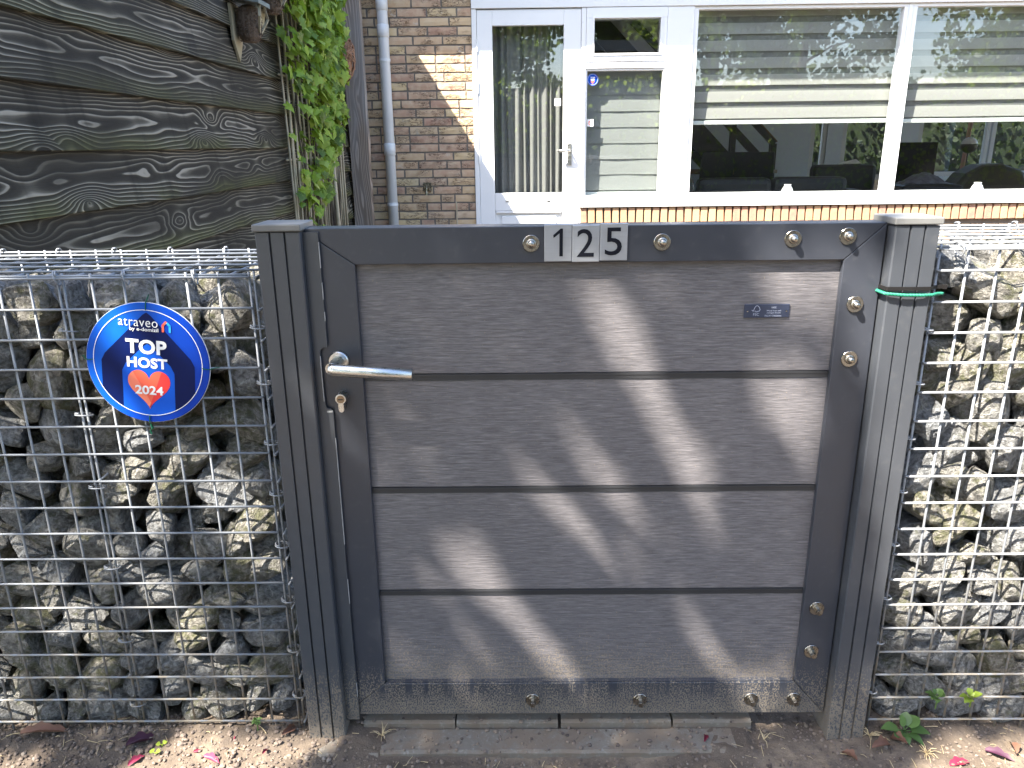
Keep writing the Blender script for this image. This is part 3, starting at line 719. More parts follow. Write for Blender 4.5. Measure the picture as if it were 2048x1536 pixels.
def gabion(label, xa, xb, zt, xs, zs_, seed, inner, seam=None, depth=.30):
    """basket of welded wire panels filled with broken stone. inner = x of the end beside the gate post"""
    t = thing('gabion_wall', label, 'gabion', ((xa + xb) / 2, depth / 2, 0), 'stone filled wire baskets on both sides of the gate')
    L = xb - xa; xc = (xa + xb) / 2; zb = zs_[0]; H_ = zt - zb
    hx_, vz, dy = wire_mesh(L, axis='x'), wire_mesh(H_ + .03, axis='z'), wire_mesh(depth + .006, axis='y')
    def panel(name, loc):
        p = bpy.data.objects.new(name, None); COL.objects.link(p); p.location = loc; p.empty_display_size = .03; adopt(p, t); return p
    rs = random.Random(seed)
    def rot(): return (rs.uniform(-.0016, .0016), rs.uniform(-.0016, .0016), rs.uniform(-.0016, .0016))
    fp = panel('front_panel', (xc, 0, zb))
    for z in zs_: place('wire', hx_, (xc, -.0021, z), fp, rot())
    for x in xs:
        if seam is None or abs(x - seam) > .02: place('wire', vz, (x, .0021, (zb + zt) / 2 - .008), fp, rot())
    tp = panel('top_panel', (xc, depth / 2, zt))
    ys = [0.003 + i * .05 for i in range(7)]
    for i, y in enumerate(ys): place('wire', hx_, (xc, y, zt + .003), tp, rot())
    for x in xs: place('wire', dy, (x + .012, depth / 2, zt - .001), tp, rot())
    bp = panel('back_panel', (xc, depth, zb))
    for z in zs_[::1]: place('wire', hx_, (xc, depth + .006, z), bp, rot())
    for x in xs: place('wire', vz, (x, depth + .002, (zb + zt) / 2 - .008), bp, rot())
    sg = 1 if inner > xc else -1
    for e, s in ((inner, sg), (xa if sg > 0 else xb, -sg)):
        sp = panel('end_panel', (e, depth / 2, zb))
        for z in zs_: place('wire', dy, (e + s * .0085, depth / 2 + .002, z - .005), sp, rot())
        for y in ys: place('wire', vz, (e + s * .0045, y + .006, (zb + zt) / 2 - .008), sp, rot())
    # hog rings that clip the panels together
    def ringo(c, n, r=.0125, turns=1.6):
        o = MB().ring((0, 0, 0), r, .0013, n, 22, 6, turns, .003).mesh('clip_ring', M['wire'], smooth=True); place('clip_ring', o, c, t)
    for z in np.arange(zb + .06, zt - .05, .10):
        ringo((inner + sg * .004 + rs.uniform(-.001, .001), .003, z + rs.uniform(-.012, .012)), (.15, .1, 1))
    for x in np.arange(min(inner, inner - sg * 1.0) + .03, max(inner, inner - sg * 1.0) - .02, .11):
        if xa < x < xb:
            ringo((x, .002, zt - .001), (1, .25, .2), .0115, 1.3); ringo((x + .05, depth + .004, zt), (1, .1, 0), .010, 1.2)
    if seam:
        sp = panel('seam_panel', (seam, depth / 2, zb))
        for dx_ in (-.0046, .0046): place('wire', vz, (seam + dx_, .006, (zb + zt) / 2 - .008), sp, rot())
        for z in np.arange(zb + .04, zt - .03, .145): ringo((seam, .003, z + rs.uniform(-.01, .01)), (.1, .25, 1), .0135)
        for k in (1, -1): place('wire', dy, (seam + .006 * k, depth / 2, zb + .3 + .2 * k), sp)
    P = pack(xa + .006, xb - .006, .006, depth - .006, .0, zt - .004, seed)
    def rank(q):                          # how much of a stone can be seen from the street side
        return q[1] * 1.0 - max(0, q[2] - (zt - .16)) * 1.2 + max(0, abs(q[0]) - 1.08) * 3
    P = sorted(P.tolist(), key=rank); fill = MB()
    for i, (x, y, z, r) in enumerate(P):
        s = r * 1.30
        e = (rs.uniform(1.0, 1.28), rs.uniform(.86, 1.0), rs.uniform(.84, 1.02))
        ro_ = (rs.uniform(-.5, .5), rs.uniform(0, 6.28), rs.uniform(-.5, .5)); sc3 = (s * e[0], s * e[1], s * e[2])
        k_ = rs.randrange(len(STONES)); mr = Matrix.Rotation(ro_[2], 3, 'Z') @ Matrix.Rotation(ro_[1], 3, 'Y') @ Matrix.Rotation(ro_[0], 3, 'X') @ Matrix.Diagonal(sc3)
        ext = SVERT[k_] @ np.array(mr).T; loc = (min(max(x, xa - float(ext[:, 0].min()) + .004), xb - float(ext[:, 0].max()) - .004), max(y, .0055 - float(ext[:, 1].min())), min(z, zt - .003 - float(ext[:, 2].max())))
        if i < 298: place('stone', STONES[k_], loc, t, ro_, sc3)
        else:
            mt = Matrix.Translation(loc) @ Matrix.Rotation(ro_[2], 4, 'Z') @ Matrix.Rotation(ro_[1], 4, 'Y') @ Matrix.Rotation(ro_[0], 4, 'X') @ Matrix.Diagonal((*sc3, 1)); vs, fs = rs.choice(LOWST)
            fill.add([mt @ v for v in vs], fs)
    fo = fill.build('stone_fill', M['stone_fill'], t, smooth=True, fix=False); fo['kind'] = 'stuff'
    return t
zl = [.022 + .05 * i for i in range(17)] + [.872]
gl = gabion('stone filled wire gabion carrying the round blue sign, in front of the charred timber wall', -1.42, -.4205, .872, [-.4225 - .0503 * i for i in range(20)], zl, 5, -.4205, -.727)
zr = [.020 + .05 * i for i in range(18)] + [.904]
gr = gabion('stone filled wire gabion beside the roped hinge post with weeds at its foot', .659, 1.62, .904, [.661, .706] + [.706 + .0487 * i for i in range(1, 19)], zr, 12, .659)

# ================================================================ ROUND SIGN
sc_, sa = Vector((-.5985, -.0075, .7335)), R(5.6)
sign = thing('round_sign', 'round blue TOP HOST 2024 sign with red heart wired to the gabion', 'sign', (sc_.x, sc_.y, sc_.z - .1))
RM = Matrix.Translation(sc_) @ Matrix.Rotation(R(-2.0), 4, 'X') @ Matrix.Rotation(sa, 4, 'Y')
def spart(name, me, parent=sign, loc=(0, 0, 0), textrot=False):
    o = bpy.data.objects.new(name, me); COL.objects.link(o)
    o.matrix_basis = RM @ Matrix.Translation(loc) @ (Matrix.Rotation(R(90), 4, 'X') if textrot else Matrix.Identity(4)); adopt(o, parent); return o
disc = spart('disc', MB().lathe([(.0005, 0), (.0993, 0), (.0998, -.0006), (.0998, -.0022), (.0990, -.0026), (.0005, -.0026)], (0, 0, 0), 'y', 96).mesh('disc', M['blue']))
rim = spart('disc_edge', MB().lathe([(.0995, .0006), (.1003, .0006), (.1003, -.0016), (.0995, -.0016)], (0, 0, 0), 'y', 96).mesh('disc_edge', M['whiteink'], fix=True))
def layer(k): return -.0026 - .00022 * k
def flat(polys, mat, k, name):
    m = MB()
    for p_ in polys: m.prism(p_, layer(k), layer(k) + .0001)
    return spart(name, m.mesh(name, mat))
def arc_house(w, top, sh, bottom, r=.088, steps=14):
    # pointed house shape clipped by the ring of radius r at the bottom
    p = [(-.006, top - .004), (0, top), (.006, top - .004), (w - .006, sh + .008), (w, sh - .004)]
    a0 = math.atan2(-math.sqrt(max(0, r * r - w * w)), w); a1 = -math.pi - a0
    p += [(r * math.cos(a0 + (a1 - a0) * i / steps), r * math.sin(a0 + (a1 - a0) * i / steps)) for i in range(steps + 1)]
    p += [(-w, sh - .004), (-w + .006, sh + .008)]
    return p
flat([arc_house(.0755, .084, .004, -.09)], M['navy'], 1, 'outer_house')
flat([arc_house(.0423, .033, -.010, -.09)], M['bluemid'], 2, 'inner_house')
ringp = [(.0885 * math.cos(2 * math.pi * i / 96), .0885 * math.sin(2 * math.pi * i / 96)) for i in range(96)]; ringq = [(x * .9885, z * .9885) for x, z in ringp]
m = MB()
for i in range(96): j = (i + 1) % 96; m.add([(ringp[i][0], layer(3), ringp[i][1]), (ringp[j][0], layer(3), ringp[j][1]), (ringq[j][0], layer(3), ringq[j][1]), (ringq[i][0], layer(3), ringq[i][1])], [(0, 1, 2, 3)])
spart('ring_line', m.mesh('ring_line', M['whiteink']))
def heart(s, cx, cz, x0=-9, x1=9):
    pts = []
    for i in range(64):
        t_ = 2 * math.pi * i / 64; x = 16 * math.sin(t_) ** 3; z = 13 * math.cos(t_) - 5 * math.cos(2 * t_) - 2 * math.cos(3 * t_) - math.cos(4 * t_)
        pts.append((cx + s * x / 16, cz + s * z / 15.2))
    return pts
hp = heart(.0345, .0008, -.0390)
ht = flat([hp], M['coral'], 3, 'heart')
def clipx(poly, f):
    out = []
    for a, b in zip(poly, poly[1:] + poly[:1]):
        fa, fb = f(a), f(b)
        if fa >= 0: out.append(a)
        if fa * fb < 0: t_ = fa / (fa - fb); out.append((a[0] + (b[0] - a[0]) * t_, a[1] + (b[1] - a[1]) * t_))
    return out
hr = clipx(hp, lambda q: (q[0] + .006) + (q[1] + .0390) * -.5)
hl = clipx(hp, lambda q: -(q[0] + .018) - (q[1] + .0390) * .45 + .006)
flat([clipx(hp, lambda q: q[0] - .0125 - (q[1] + .0390) * .35)], M['red'], 4, 'heart_facet'); flat([clipx(hp, lambda q: -.012 - q[0] - (q[1] + .0390) * .55)], M['coral2'], 4, 'heart_facet')
def stext(body, wd, ht, x, z, bold=0, k=5, sp=1.0):
    spart('lettering', fit_text(text_mesh(body, .03, M['whiteink'], 'CENTER', bold, .00008, sp), wd, ht), sign, (x, layer(k), z), True)
stext('atraveo', .0630, .0118, -.0135, .0664, -.0002, 5, 1.06); stext('by e-domizil', .0462, .0078, -.0043, .0555, .0003, 5, 1.02)
stext('TOP', .0660, .0240, -.0017, .0276, .0011, 6, 1.04); stext('HOST', .0655, .0176, -.001, .0010, .0011, 6, 1.05); stext('2024', .0460, .0150, .0008, -.0450, .0008, 6, 1.0)
lm = MB(); stroke(lm, [(.0262, .0555), (.0262, .0655), (.0312, .0710)], .0017, layer(5), layer(5) + .0001); spart('logo_roof', lm.mesh('logo_roof', M['coral']))
lm = MB(); stroke(lm, [(.0335, .0690), (.0372, .0650), (.0372, .0555)], .0017, layer(5), layer(5) + .0001); spart('logo_roof', lm.mesh('logo_roof', M['cyan']))
for a, ln in ((90, .016), (180, .018), (0, .03), (-90, .022)):
    ca, sa2 = math.cos(R(a)), math.sin(R(a)); m = MB()
    m.tube([(ca * .0885, -.004, sa2 * .0885), (ca * .093, -.0048, sa2 * .093 - .001), (ca * .1005, -.0040, sa2 * .1005 - .001), (ca * (.1 + ln * .4), .004, sa2 * (.1 + ln * .4) + (.002 if a in (0, 180) else 0)), (ca * (.1 + ln * .7), .008, sa2 * (.1 + ln * .7))], .0009, 6)
    if a == -90: m.tube([(.001, -.004, -.103), (.004, -.006, -.110), (.0, -.004, -.116), (.003, -.005, -.120)], .0012, 6)
    spart('wire_tie', m.mesh('wire_tie', M['green_tie']))
# ================================================================ TIMBER SHED
SX = -1.32; ST = 2.56
shed = thing('timber_shed', 'tall shed clad in dark charred boards with pale knotty grain beside the gate', 'shed', (-2.6, 2.8, 0))
pit = .1795; zb0 = 1.0655 - 6 * pit + .0
z = 1.0655 - 5 * pit
MB().box(-3.9, SX - .034, .49, 5.16, 0, ST - .02).build('frame_core', M['black'], shed)
k = 0
edges = [z - pit + i * pit for i in range(17)]
for i, zb in enumerate(edges):
    if zb > ST - .05: break
    zt_ = min(zb + pit + .018, ST - .02); lo = max(zb, .03)
    # weatherboard leaning out at its lower edge, with a slightly wavy waney edge
    m = MB(); n = 60; y0, y1 = .455, 5.145 + .012 * math.sin(i * 2.4); vs = []
    for j in range(n + 1):
        y = y0 + (y1 - y0) * j / n; wv = noise.noise(Vector((y * 1.7, i * 3.1, 0))) * .0035
        vs += [(SX - .030, y, zt_), (SX - .017, y, zt_), (SX + .010 + wv * .4, y, lo + wv + .003), (SX + .007 + wv * .4, y, lo + wv), (SX - .021, y, lo + wv)]
    fs = []
    for j in range(n):
        a = j * 5; b = a + 5
        for q in range(5): fs.append((a + q, b + q, b + (q + 1) % 5, a + (q + 1) % 5))
    fs += [(0, 1, 2, 3, 4), tuple(n * 5 + q for q in (4, 3, 2, 1, 0))]
    m.add(vs, fs).build('plank', M['shed'], shed)
for i, zb in enumerate(edges):
    if zb > ST - .05: break
    lo = max(zb, .03); zt_ = min(zb + pit + .018, ST - .02)
    MB().prism([(.478, zt_), (.466, zt_), (.446, lo), (.462, lo)], -3.9, SX - .024, 'x').build('end_plank', M['shed'], shed)
MB().box(-4.1, SX + .03, .38, 5.18, ST - .02, ST + .05).build('roof', M['roofing'], shed)

# weathered wooden post in front of the house wall
pm = MB(); n = 40; vs = []
for j in range(n + 1):
    zz = 2.62 * j / n; dx = .006 * math.sin(zz * 2.2) + noise.noise(Vector((zz * 3, 0, 0))) * .006; d2 = noise.noise(Vector((zz * 4, 5, 0))) * .006
    vs += [(-1.306 + dx, 5.02, zz), (-1.158 + d2, 5.02, zz), (-1.155 + d2, 5.09, zz), (-1.306 + dx, 5.09, zz)]
fs = [(j * 4 + q, j * 4 + (q + 1) % 4, j * 4 + 4 + (q + 1) % 4, j * 4 + 4 + q) for j in range(n) for q in range(4)] + [(3, 2, 1, 0), tuple(n * 4 + q for q in range(4))]
tag(pm.add(vs, fs).build('wooden_post', M['greypost'], bevel=.003), 'weathered grey brown wooden post standing between the ivy and white downpipe', 'post')

# ---------------------------------------------------------------- trellis, ivy
tr = thing('cane_trellis', 'trellis of thin pale canes fixed to the charred wall under the ivy', 'trellis', (-1.28, 3.9, 0))
rt = random.Random(8)
for i in range(30):
    y = 3.30 + i * .046
    lean = rt.uniform(.05, .12) * (1 if i % 2 else -1); z0, z1 = .30, 2.3
    xx = SX + .035 + .012 * (i % 2)
    pts = [(xx + rt.uniform(-.003, .003), y + lean * (q - .5) + rt.uniform(-.004, .004), z0 + (z1 - z0) * q) for q in (0, .25, .5, .75, 1)]
    MB().tube(pts, rt.uniform(.0050, .0075), 6).build('cane', M['bamboo'], tr, smooth=True)
for zz in (.55, 1.0, 1.45, 1.9):
    MB().tube([(SX + .022, 3.28, zz), (SX + .022, 4.68, zz + .01)], .006, 6).build('cane', M['bamboo'], tr, smooth=True)
# pale stake at the edge of the ivy
MB().tube([(SX + .10, 4.12, .05), (SX + .095, 4.10, .75), (SX + .09, 4.10, 1.2)], .016, 8, r2=.012).build('stake', M['bamboo'], tr, smooth=True)

def ivy_leaf(i):
    rs = random.Random(i)
    # five-lobed outline, tip pointing down (-z), lying in the y-z plane, facing +x
    out = [(0, .30), (.16, .44), (.34, .40), (.30, .16), (.52, .10), (.34, -.12), (.24, -.22), (0, -.62)]
    pts = out + [(-a, b) for a, b in out[-2:0:-1]]
    vs = [(.035, 0, .05)] + [(-.10 * abs(a) - .06 * (b < -.3) + rs.uniform(-.03, .03), a * rs.uniform(.88, 1.12), b * rs.uniform(.9, 1.1)) for a, b in pts]
    n = len(pts)
    return vs, [(0, 1 + k, 1 + (k + 1) % n) for k in range(n)]
LV = [ivy_leaf(i) for i in range(8)]
LM = []
for vs, fs in LV:
    me = bpy.data.meshes.new('leaf'); me.from_pydata(vs, [], fs); me.materials.append(M['ivy']); LM.append(me)
ivy = thing('ivy_plant', 'dense bright green ivy climbing the cane trellis on the charred wall', 'ivy', (-1.25, 3.8, 0))
ri = random.Random(15); leaves = []
def ivy_edge(z):        # y-extent of the foliage at height z
    lo = 3.26 - .10 * max(0, z - 1.4) + .12 * noise.noise(Vector((z * 4, 0, 0))); hi = 3.82 + .72 * min(1, max(0, (z - .55) / .75)) + .14 * noise.noise(Vector((z * 5, 9, 0)))
    return lo, hi
while len(leaves) < 1500:
    z = ri.uniform(.45, 2.35); lo, hi = ivy_edge(z); y = ri.uniform(lo, hi); q = (y - lo) / (hi - lo)
    dens = min(1, max(.04, (z - .50) / 1.05)) ** 1.25 * (.35 + .65 * min(1, q * 1.8 + max(0, z - 1.35) * 1.4))
    cl = noise.noise(Vector((y * 6, z * 6, 2)))
    if ri.random() > dens * (.75 + cl * .9): continue
    out = (.07 + .13 * min(1, max(0, (z - .6) / 1.2))) * (.5 + .5 * math.sin(math.pi * min(1, max(0, q * .8 + .2)))) + .05 * cl
    x = SX + .045 + ri.random() ** .6 * max(.03, out)
    leaves.append((x, y, z))
leaves.sort(key=lambda p: -(p[0] - SX) * 4 + p[1] * .15 + (3 if p[2] > 1.95 else 0))
mass = MB()
for i, (x, y, z) in enumerate(leaves):
    s = ri.uniform(.050, .088); rot = (ri.uniform(-.6, .6), ri.uniform(-1.05, .25), ri.uniform(-1.4, .6))
    if i < 298: place('leaf', LM[i % 8], (x, y, z), ivy, rot, (s, s, s))
    else:
        mt = Matrix.Translation((x, y, z)) @ (Matrix.Rotation(rot[2], 4, 'Z') @ Matrix.Rotation(rot[1], 4, 'Y') @ Matrix.Rotation(rot[0], 4, 'X')) @ Matrix.Scale(s, 4)
        vs, fs = LV[i % 8]; mass.add([mt @ Vector(v) for v in vs], fs)
mo = mass.build('foliage', M['ivy_mass'], ivy, fix=False); mo['kind'] = 'stuff'
for i in range(12):
    y = ri.uniform(3.3, 4.3); pts = [(SX + .05, y, .02)]
    for q in range(8): y += ri.uniform(-.05, .06); pts.append((SX + .045 + ri.uniform(0, .03), y, .02 + (q + 1) * .25))
    MB().tube(pts, .006, 5, r2=.003).build('stem', M['bark'], ivy)

# ---------------------------------------------------------------- nest boxes
def nest_box(loc, label):
    x, y, z = loc
    t = thing('nest_box', label, 'nest box', (x, y, z - .25), 'small nest boxes hung on the charred wall')
    MB().prism([(y - .062, z), (y + .062, z), (y + .058, z - .155), (y, z - .245), (y - .058, z - .155)], x, x + .012, 'x').build('back_board', M['palewood'], t)
    MB().add([(x - .005, y - .085, z + .024), (x + .150, y - .085, z - .006), (x + .150, y + .085, z - .006), (x - .005, y + .085, z + .024), (x - .005, y - .085, z + .042), (x + .150, y - .085, z + .014), (x + .150, y + .085, z + .014), (x - .005, y + .085, z + .042)], [(0, 1, 2, 3), (7, 6, 5, 4), (0, 4, 5, 1), (1, 5, 6, 2), (2, 6, 7, 3), (3, 7, 4, 0)]).build('roof', M['roofboard'], t, bevel=.002)
    for s in (-1, 1):
        MB().tube([(x + .135, y + s * .035, z), (x + .142, y + s * .060, z - .055), (x + .118, y + s * .012, z - .12)], .007, 4).build('front_strip', M['palewood'], t)
    m = MB(); cx, cz = x + .070, z - .085
    m.lathe([(.002, -.078), (.035, -.074), (.048, -.055), (.052, -.02), (.053, .03), (.047, .07), (.02, .085)], (cx, y, cz), 'z', 14)
    rb = random.Random(int(y * 100))
    for i in range(1500):
        a = rb.uniform(0, 6.28); h = rb.uniform(-.074, .07); rad = .050 if h > -.05 else .040
        p = Vector((cx + math.cos(a) * rad, y + math.sin(a) * rad, cz + h)); d = Vector((math.cos(a), math.sin(a), rb.uniform(-.6, .6))) * rb.uniform(.006, .016); u = Vector((-math.sin(a), math.cos(a), rb.uniform(-1, 1))).normalized() * .0022
        m.add([p - u, p + u, p + d], [(0, 1, 2)])
    m.build('bristle_pouch', M['bristle'], t, fix=False)
    return t
nest_box((SX + .006, 2.70, 1.700), 'pointed wooden nest box with grey roof and bristly brown pouch')
nest_box((SX + .006, 3.10, 1.880), 'second bristly nest box close to the ivy, mostly above the view')
# woven twig nest pocket
m = MB(); rb = random.Random(4); c0 = Vector((SX + .125, 4.52, 1.66))
for i in range(95):
    a = rb.uniform(0, 6.28); tl = rb.uniform(-1.0, 1.0); pts = []; st_ = rb.uniform(0, 6.28); ln = rb.uniform(1.2, 3.4)
    ax = Vector((rb.gauss(0, .6), rb.gauss(0, .6), rb.gauss(0, 1))).normalized(); u = ax.orthogonal().normalized(); v = ax.cross(u); off = rb.uniform(-.75, .75); rr_ = math.sqrt(1 - off * off)
    for q in range(9):
        an = st_ + ln * q / 8; p = (u * math.cos(an) + v * math.sin(an)) * rr_ + ax * off
        pts.append(c0 + Vector((p.x * .075, p.y * .09, p.z * .155)) * rb.uniform(.94, 1.05))
    m.tube(pts, rb.uniform(.0018, .0036), 5)
m.lathe([(.004, -.135), (.05, -.10), (.062, 0), (.05, .09), (.01, .13)], c0, 'z', 12, 1, 1.1)
nt_ = tag(m.build('twig_nest', M['twig'], smooth=True), 'woven nest pocket of brown twigs hanging between the ivy and wooden post', 'nest')
# ================================================================ HOUSE
HY = 5.2
house = thing('brick_house', 'tan brick house front with white framed door and wide windows', 'house', (1.2, HY, 0))
wall = MB().box(-3.6, -.345, HY + .008, HY + .25, 0, 2.75).build('wall', M['mortar'], house)
wall2 = MB().box(.50, 5.6, HY + .008, HY + .25, 0, .572).build('wall', M['mortar'], house)
CO, BL, BH = .0657, .217, .0535
bmeshes = {}
def brick_mesh(L):
    key = round(L, 3)
    if key not in bmeshes:
        bmeshes[key] = []
        for v in range(4):
            m = MB(); rs = random.Random(v + int(L * 1000)); nx_ = max(2, int(L / .036)); nz_ = 2; vs = []; fs = []
            for j in range(nz_ + 1):
                for i in range(nx_ + 1):
                    ed = i in (0, nx_) or j in (0, nz_)
                    vs.append((-L / 2 + L * i / nx_ + (rs.uniform(-.0022, .0022)), (.003 if ed else 0) + rs.uniform(-.0014, .0014), -BH / 2 + BH * j / nz_ + rs.uniform(-.0018, .0018)))
            nv = len(vs)
            for j in range(nz_):
                for i in range(nx_): a = j * (nx_ + 1) + i; fs.append((a, a + 1, a + nx_ + 2, a + nx_ + 1))
            per = [i for i in range(nx_ + 1)] + [(j + 1) * (nx_ + 1) - 1 for j in range(1, nz_ + 1)] + [nz_ * (nx_ + 1) + i for i in range(nx_ - 1, -1, -1)] + [j * (nx_ + 1) for j in range(nz_ - 1, 0, -1)]
            for q in per: x_, y_, z_ = vs[q]; vs.append((x_, .05, z_))
            m_ = len(per)
            for q in range(m_): fs.append((per[q], nv + q, nv + (q + 1) % m_, per[(q + 1) % m_]))
            bmeshes[key].append((m.add(vs, fs), m.mesh('brick', M['brick'])))
    return random.choice(bmeshes[key])
rest = MB(); nb = 0
def lay(x0, x1, z0, z1, parent, vis, yo=0):
    global nb
    row = 0; z = z0
    while z + BH < z1:
        x = x0 - [0, .055, .1145, .17][(row * 3 + random.choice((0, 1))) % 4]
        while x < x1 - .02:
            L = BL if random.random() > .07 else .103
            a, b = max(x, x0), min(x + L, x1)
            if b - a > .03:
                src, me = brick_mesh(b - a); c = ((a + b) / 2, HY + yo + random.uniform(-.0015, .0015), z + BH / 2)
                if vis(*c): place('brick', me, c, parent); nb += 1
                else: rest.add([(v[0] + c[0], v[1] + c[1], v[2] + c[2]) for v in src.v], src.f)
            x += L + .012
        z += CO; row += 1
lay(-3.6, -.347, .04, 2.70, wall, lambda x, y, z: -1.36 < x and .36 < z < 2.2)
lay(.50, 5.6, .03, .448, wall2, lambda x, y, z: x > 2.9 and z > .30)
ro = rest.build('rest_of_brickwork', M['brick'], wall, fix=False); ro['kind'] = 'stuff'
# rollock sill course of upright bricks
x = .505; i = 0
rl = []
for v in range(5):
    rs = random.Random(v); m = MB(); wv = .0525
    pts = [(-wv / 2 + rs.uniform(-.002, .002), -.060), (wv / 2 + rs.uniform(-.002, .002), -.060 + rs.uniform(0, .003)), (wv / 2 + rs.uniform(-.002, .002), .058), (-wv / 2 + rs.uniform(-.002, .002), .058)]
    m.prism(pts, -.0, .10); rl.append(m.mesh('sill_brick', M['rollock'], bevel=.003))
while x < 5.6:
    place('sill_brick', random.choice(rl), (x + .026, HY - .034 + random.uniform(-.003, .003), .513), wall2, (R(-4), random.uniform(-.02, .02), 0)); x += .0655
MB().box(-3.6, 5.6, HY - .01, HY + .25, 2.20, 2.75).build('fascia', M['fascia'], house)
# overhanging eave with gutter and pitched roof
MB().box(-3.8, 5.8, HY - .37, HY + .3, 2.69, 2.75).build('eave', M['white'], house)
MB().prism([(HY - .46, 2.69), (HY - .372, 2.68), (HY - .372, 2.76), (HY - .385, 2.76), (HY - .385, 2.70), (HY - .45, 2.71), (HY - .452, 2.76), (HY - .46, 2.76)], -3.8, 5.8, 'x').build('gutter', M['pvc'], house)
MB().prism([(HY - .37, 2.752), (HY + 2.6, 4.6), (HY + 5.6, 2.76)], -3.8, 7.9, 'x').build('roof', M['roofing'], house)

FY = HY - .012      # front of the white timber
def fr(name, x0, x1, z0, z1, y0=FY, y1=HY + .09, parent=house, bev=.003, mat='white'):
    return box_obj(name, (x0, x1, y0, y1, z0, z1), M[mat], parent, bev)
fr('frame_jamb', -.343, -.306, 0, 2.055); fr('frame_mullion', .4965, .532, .575, 2.055); fr('frame_post', 1.150, 1.352, .575, 2.055)
fr('frame_mullion', 2.972, 3.005, .575, 2.055, FY + .012); fr('frame_post', 4.85, 5.05, .575, 2.055)
fr('frame_head', -.343, 5.05, 2.057, 2.198, FY - .01); fr('frame_sill', .4965, 5.05, .578, .640, FY - .035); fr('frame_mullion', .4965, .530, 0, .573)
fr('transom', .5335, 1.1485, 1.625, 1.672, FY + .002)

def window(x0, x1, z0, z1, b, y0, gy, name='window'):
    """sash or bead frame with a pane of glass as sub-part"""
    m = MB(); y1 = HY + .075
    for q in ((x0, x1, y0, y1, z0, z0 + b[0]), (x0, x1, y0, y1, z1 - b[1], z1), (x0, x0 + b[2], y0 + .0004, y1, z0 + b[0], z1 - b[1]), (x1 - b[3], x1, y0 + .0004, y1, z0 + b[0], z1 - b[1])): m.box(*q)
    f = m.build(name, M['white'], house, bevel=.003)
    pane = box_obj('pane', (x0 + b[2] - .006, x1 - b[3] + .006, gy, gy + .006, z0 + b[0] - .006, z1 - b[1] + .006), M['glass'], f)
    return f, pane
window(.5335, 1.1485, 1.674, 2.054, (.058, .074, .060, .045), FY - .004, HY + .022)
window(.5335, 1.1485, .641, 1.623, (.028, .014, .014, .014), FY + .014, HY + .030)
window(1.3535, 2.971, .641, 2.054, (.038, .022, .034, .032), FY + .014, HY + .030)
window(3.0065, 4.849, .641, 2.054, (.038, .022, .032, .034), FY + .014, HY + .030)
# sash inner lip of the opening top light
m = MB(); a = (.580, 1.112, 1.718, 1.994)
for q in ((a[0], a[1], FY - .012, FY - .0045, a[2], a[2] + .014), (a[0], a[1], FY - .012, FY - .0045, a[3] - .014, a[3]), (a[0], a[0] + .014, FY - .0115, FY - .0045, a[2] + .014, a[3] - .014), (a[1] - .014, a[1], FY - .0115, FY - .0045, a[2] + .014, a[3] - .014)): m.box(*q)
m.build('sash_lip', M['white'], house)

# door
door = box_obj('door', (-.3035, -.186, HY - .004, HY + .05, .06, 2.050), M['white'], house, .003); 
def dp(name, x0, x1, z0, z1, y0=HY - .004, y1=HY + .05, mat='white', bev=.003): return box_obj(name, (x0, x1, y0, y1, z0, z1), M[mat], door, bev)
dp('stile', .362, .4940, .06, 2.050); dp('top_rail', -.1855, .3615, 1.938, 2.050); dp('lock_rail', -.1855, .3615, .555, .694); dp('bottom_rail', -.1855, .3615, .06, .20)
dp('panel', -.1855, .3615, .201, .554, HY + .012, HY + .04); dp('raised_field', -.135, .312, .245, .512, HY + .002, HY + .0125, bev=.006)
dp('panel_moulding', -.178, .354, .535, .552, HY - .010, HY + .012)
box_obj('pane', (-.190, .366, HY + .022, HY + .028, .690, 1.942), M['glass'], door)
hp_ = dp('handle_plate', .398, .432, .905, 1.075, HY - .014, HY - .0042, 'steel', .003)
MB().tube([(.415, HY - .012, 1.020), (.415, HY - .058, 1.020), (.405, HY - .062, 1.020), (.318, HY - .060, 1.016)], .0095, 10).build('lever', M['steel'], hp_, smooth=True)
MB().lathe([(.001, -.030), (.012, -.030), (.013, -.016), (.013, -.013)], (.415, HY, .975), 'y', 14).build('lock', M['steel'], hp_)
for zh in (1.80, 1.50, .97): MB().lathe([(.007, -.045), (.007, .045)], (-.3045, HY - .012, zh), 'z', 10).build('hinge', M['white'], door)
dp('letter_lip', -.10, -.075, .628, .636, HY - .009, HY - .0042, 'steel', 0); dp('letter_lip', .235, .262, .625, .634, HY - .009, HY - .0042, 'steel', 0)

# downpipe and tap
dpi = MB().tube([(-1.013, HY - .055, 0), (-1.013, HY - .055, 2.10), (-1.013, HY - .10, 2.25), (-1.013, HY - .33, 2.55), (-1.013, HY - .42, 2.69)], .0405, 24).build('downpipe', M['pvc'], house, smooth=True)
for zc in (1.905, 1.045, 2.09): MB().lathe([(.041, -.045), (.0455, -.043), (.0455, .040), (.043, .045), (.041, .046)], (-1.013, HY - .055, zc), 'z', 24).build('collar', M['pvc'], dpi, smooth=True)
for zc in (1.70, .62): MB().lathe([(.041, -.01), (.044, -.01), (.044, .01), (.041, .01)], (-1.013, HY - .055, zc), 'z', 24).build('bracket', M['pvc'], dpi)
tp_ = MB(); tp_.box(-.765, -.700, HY - .006, HY + .006, .715, .785); tp_.lathe([(.016, -.07), (.016, 0)], (-.735, HY, .755), 'y', 12); tp_.tube([(-.735, HY - .055, .755), (-.735, HY - .075, .745), (-.735, HY - .08, .69)], .011, 8); tp_.box(-.765, -.705, HY - .062, HY - .052, .772, .780)
tp_.build('garden_tap', M['bolt'], house)
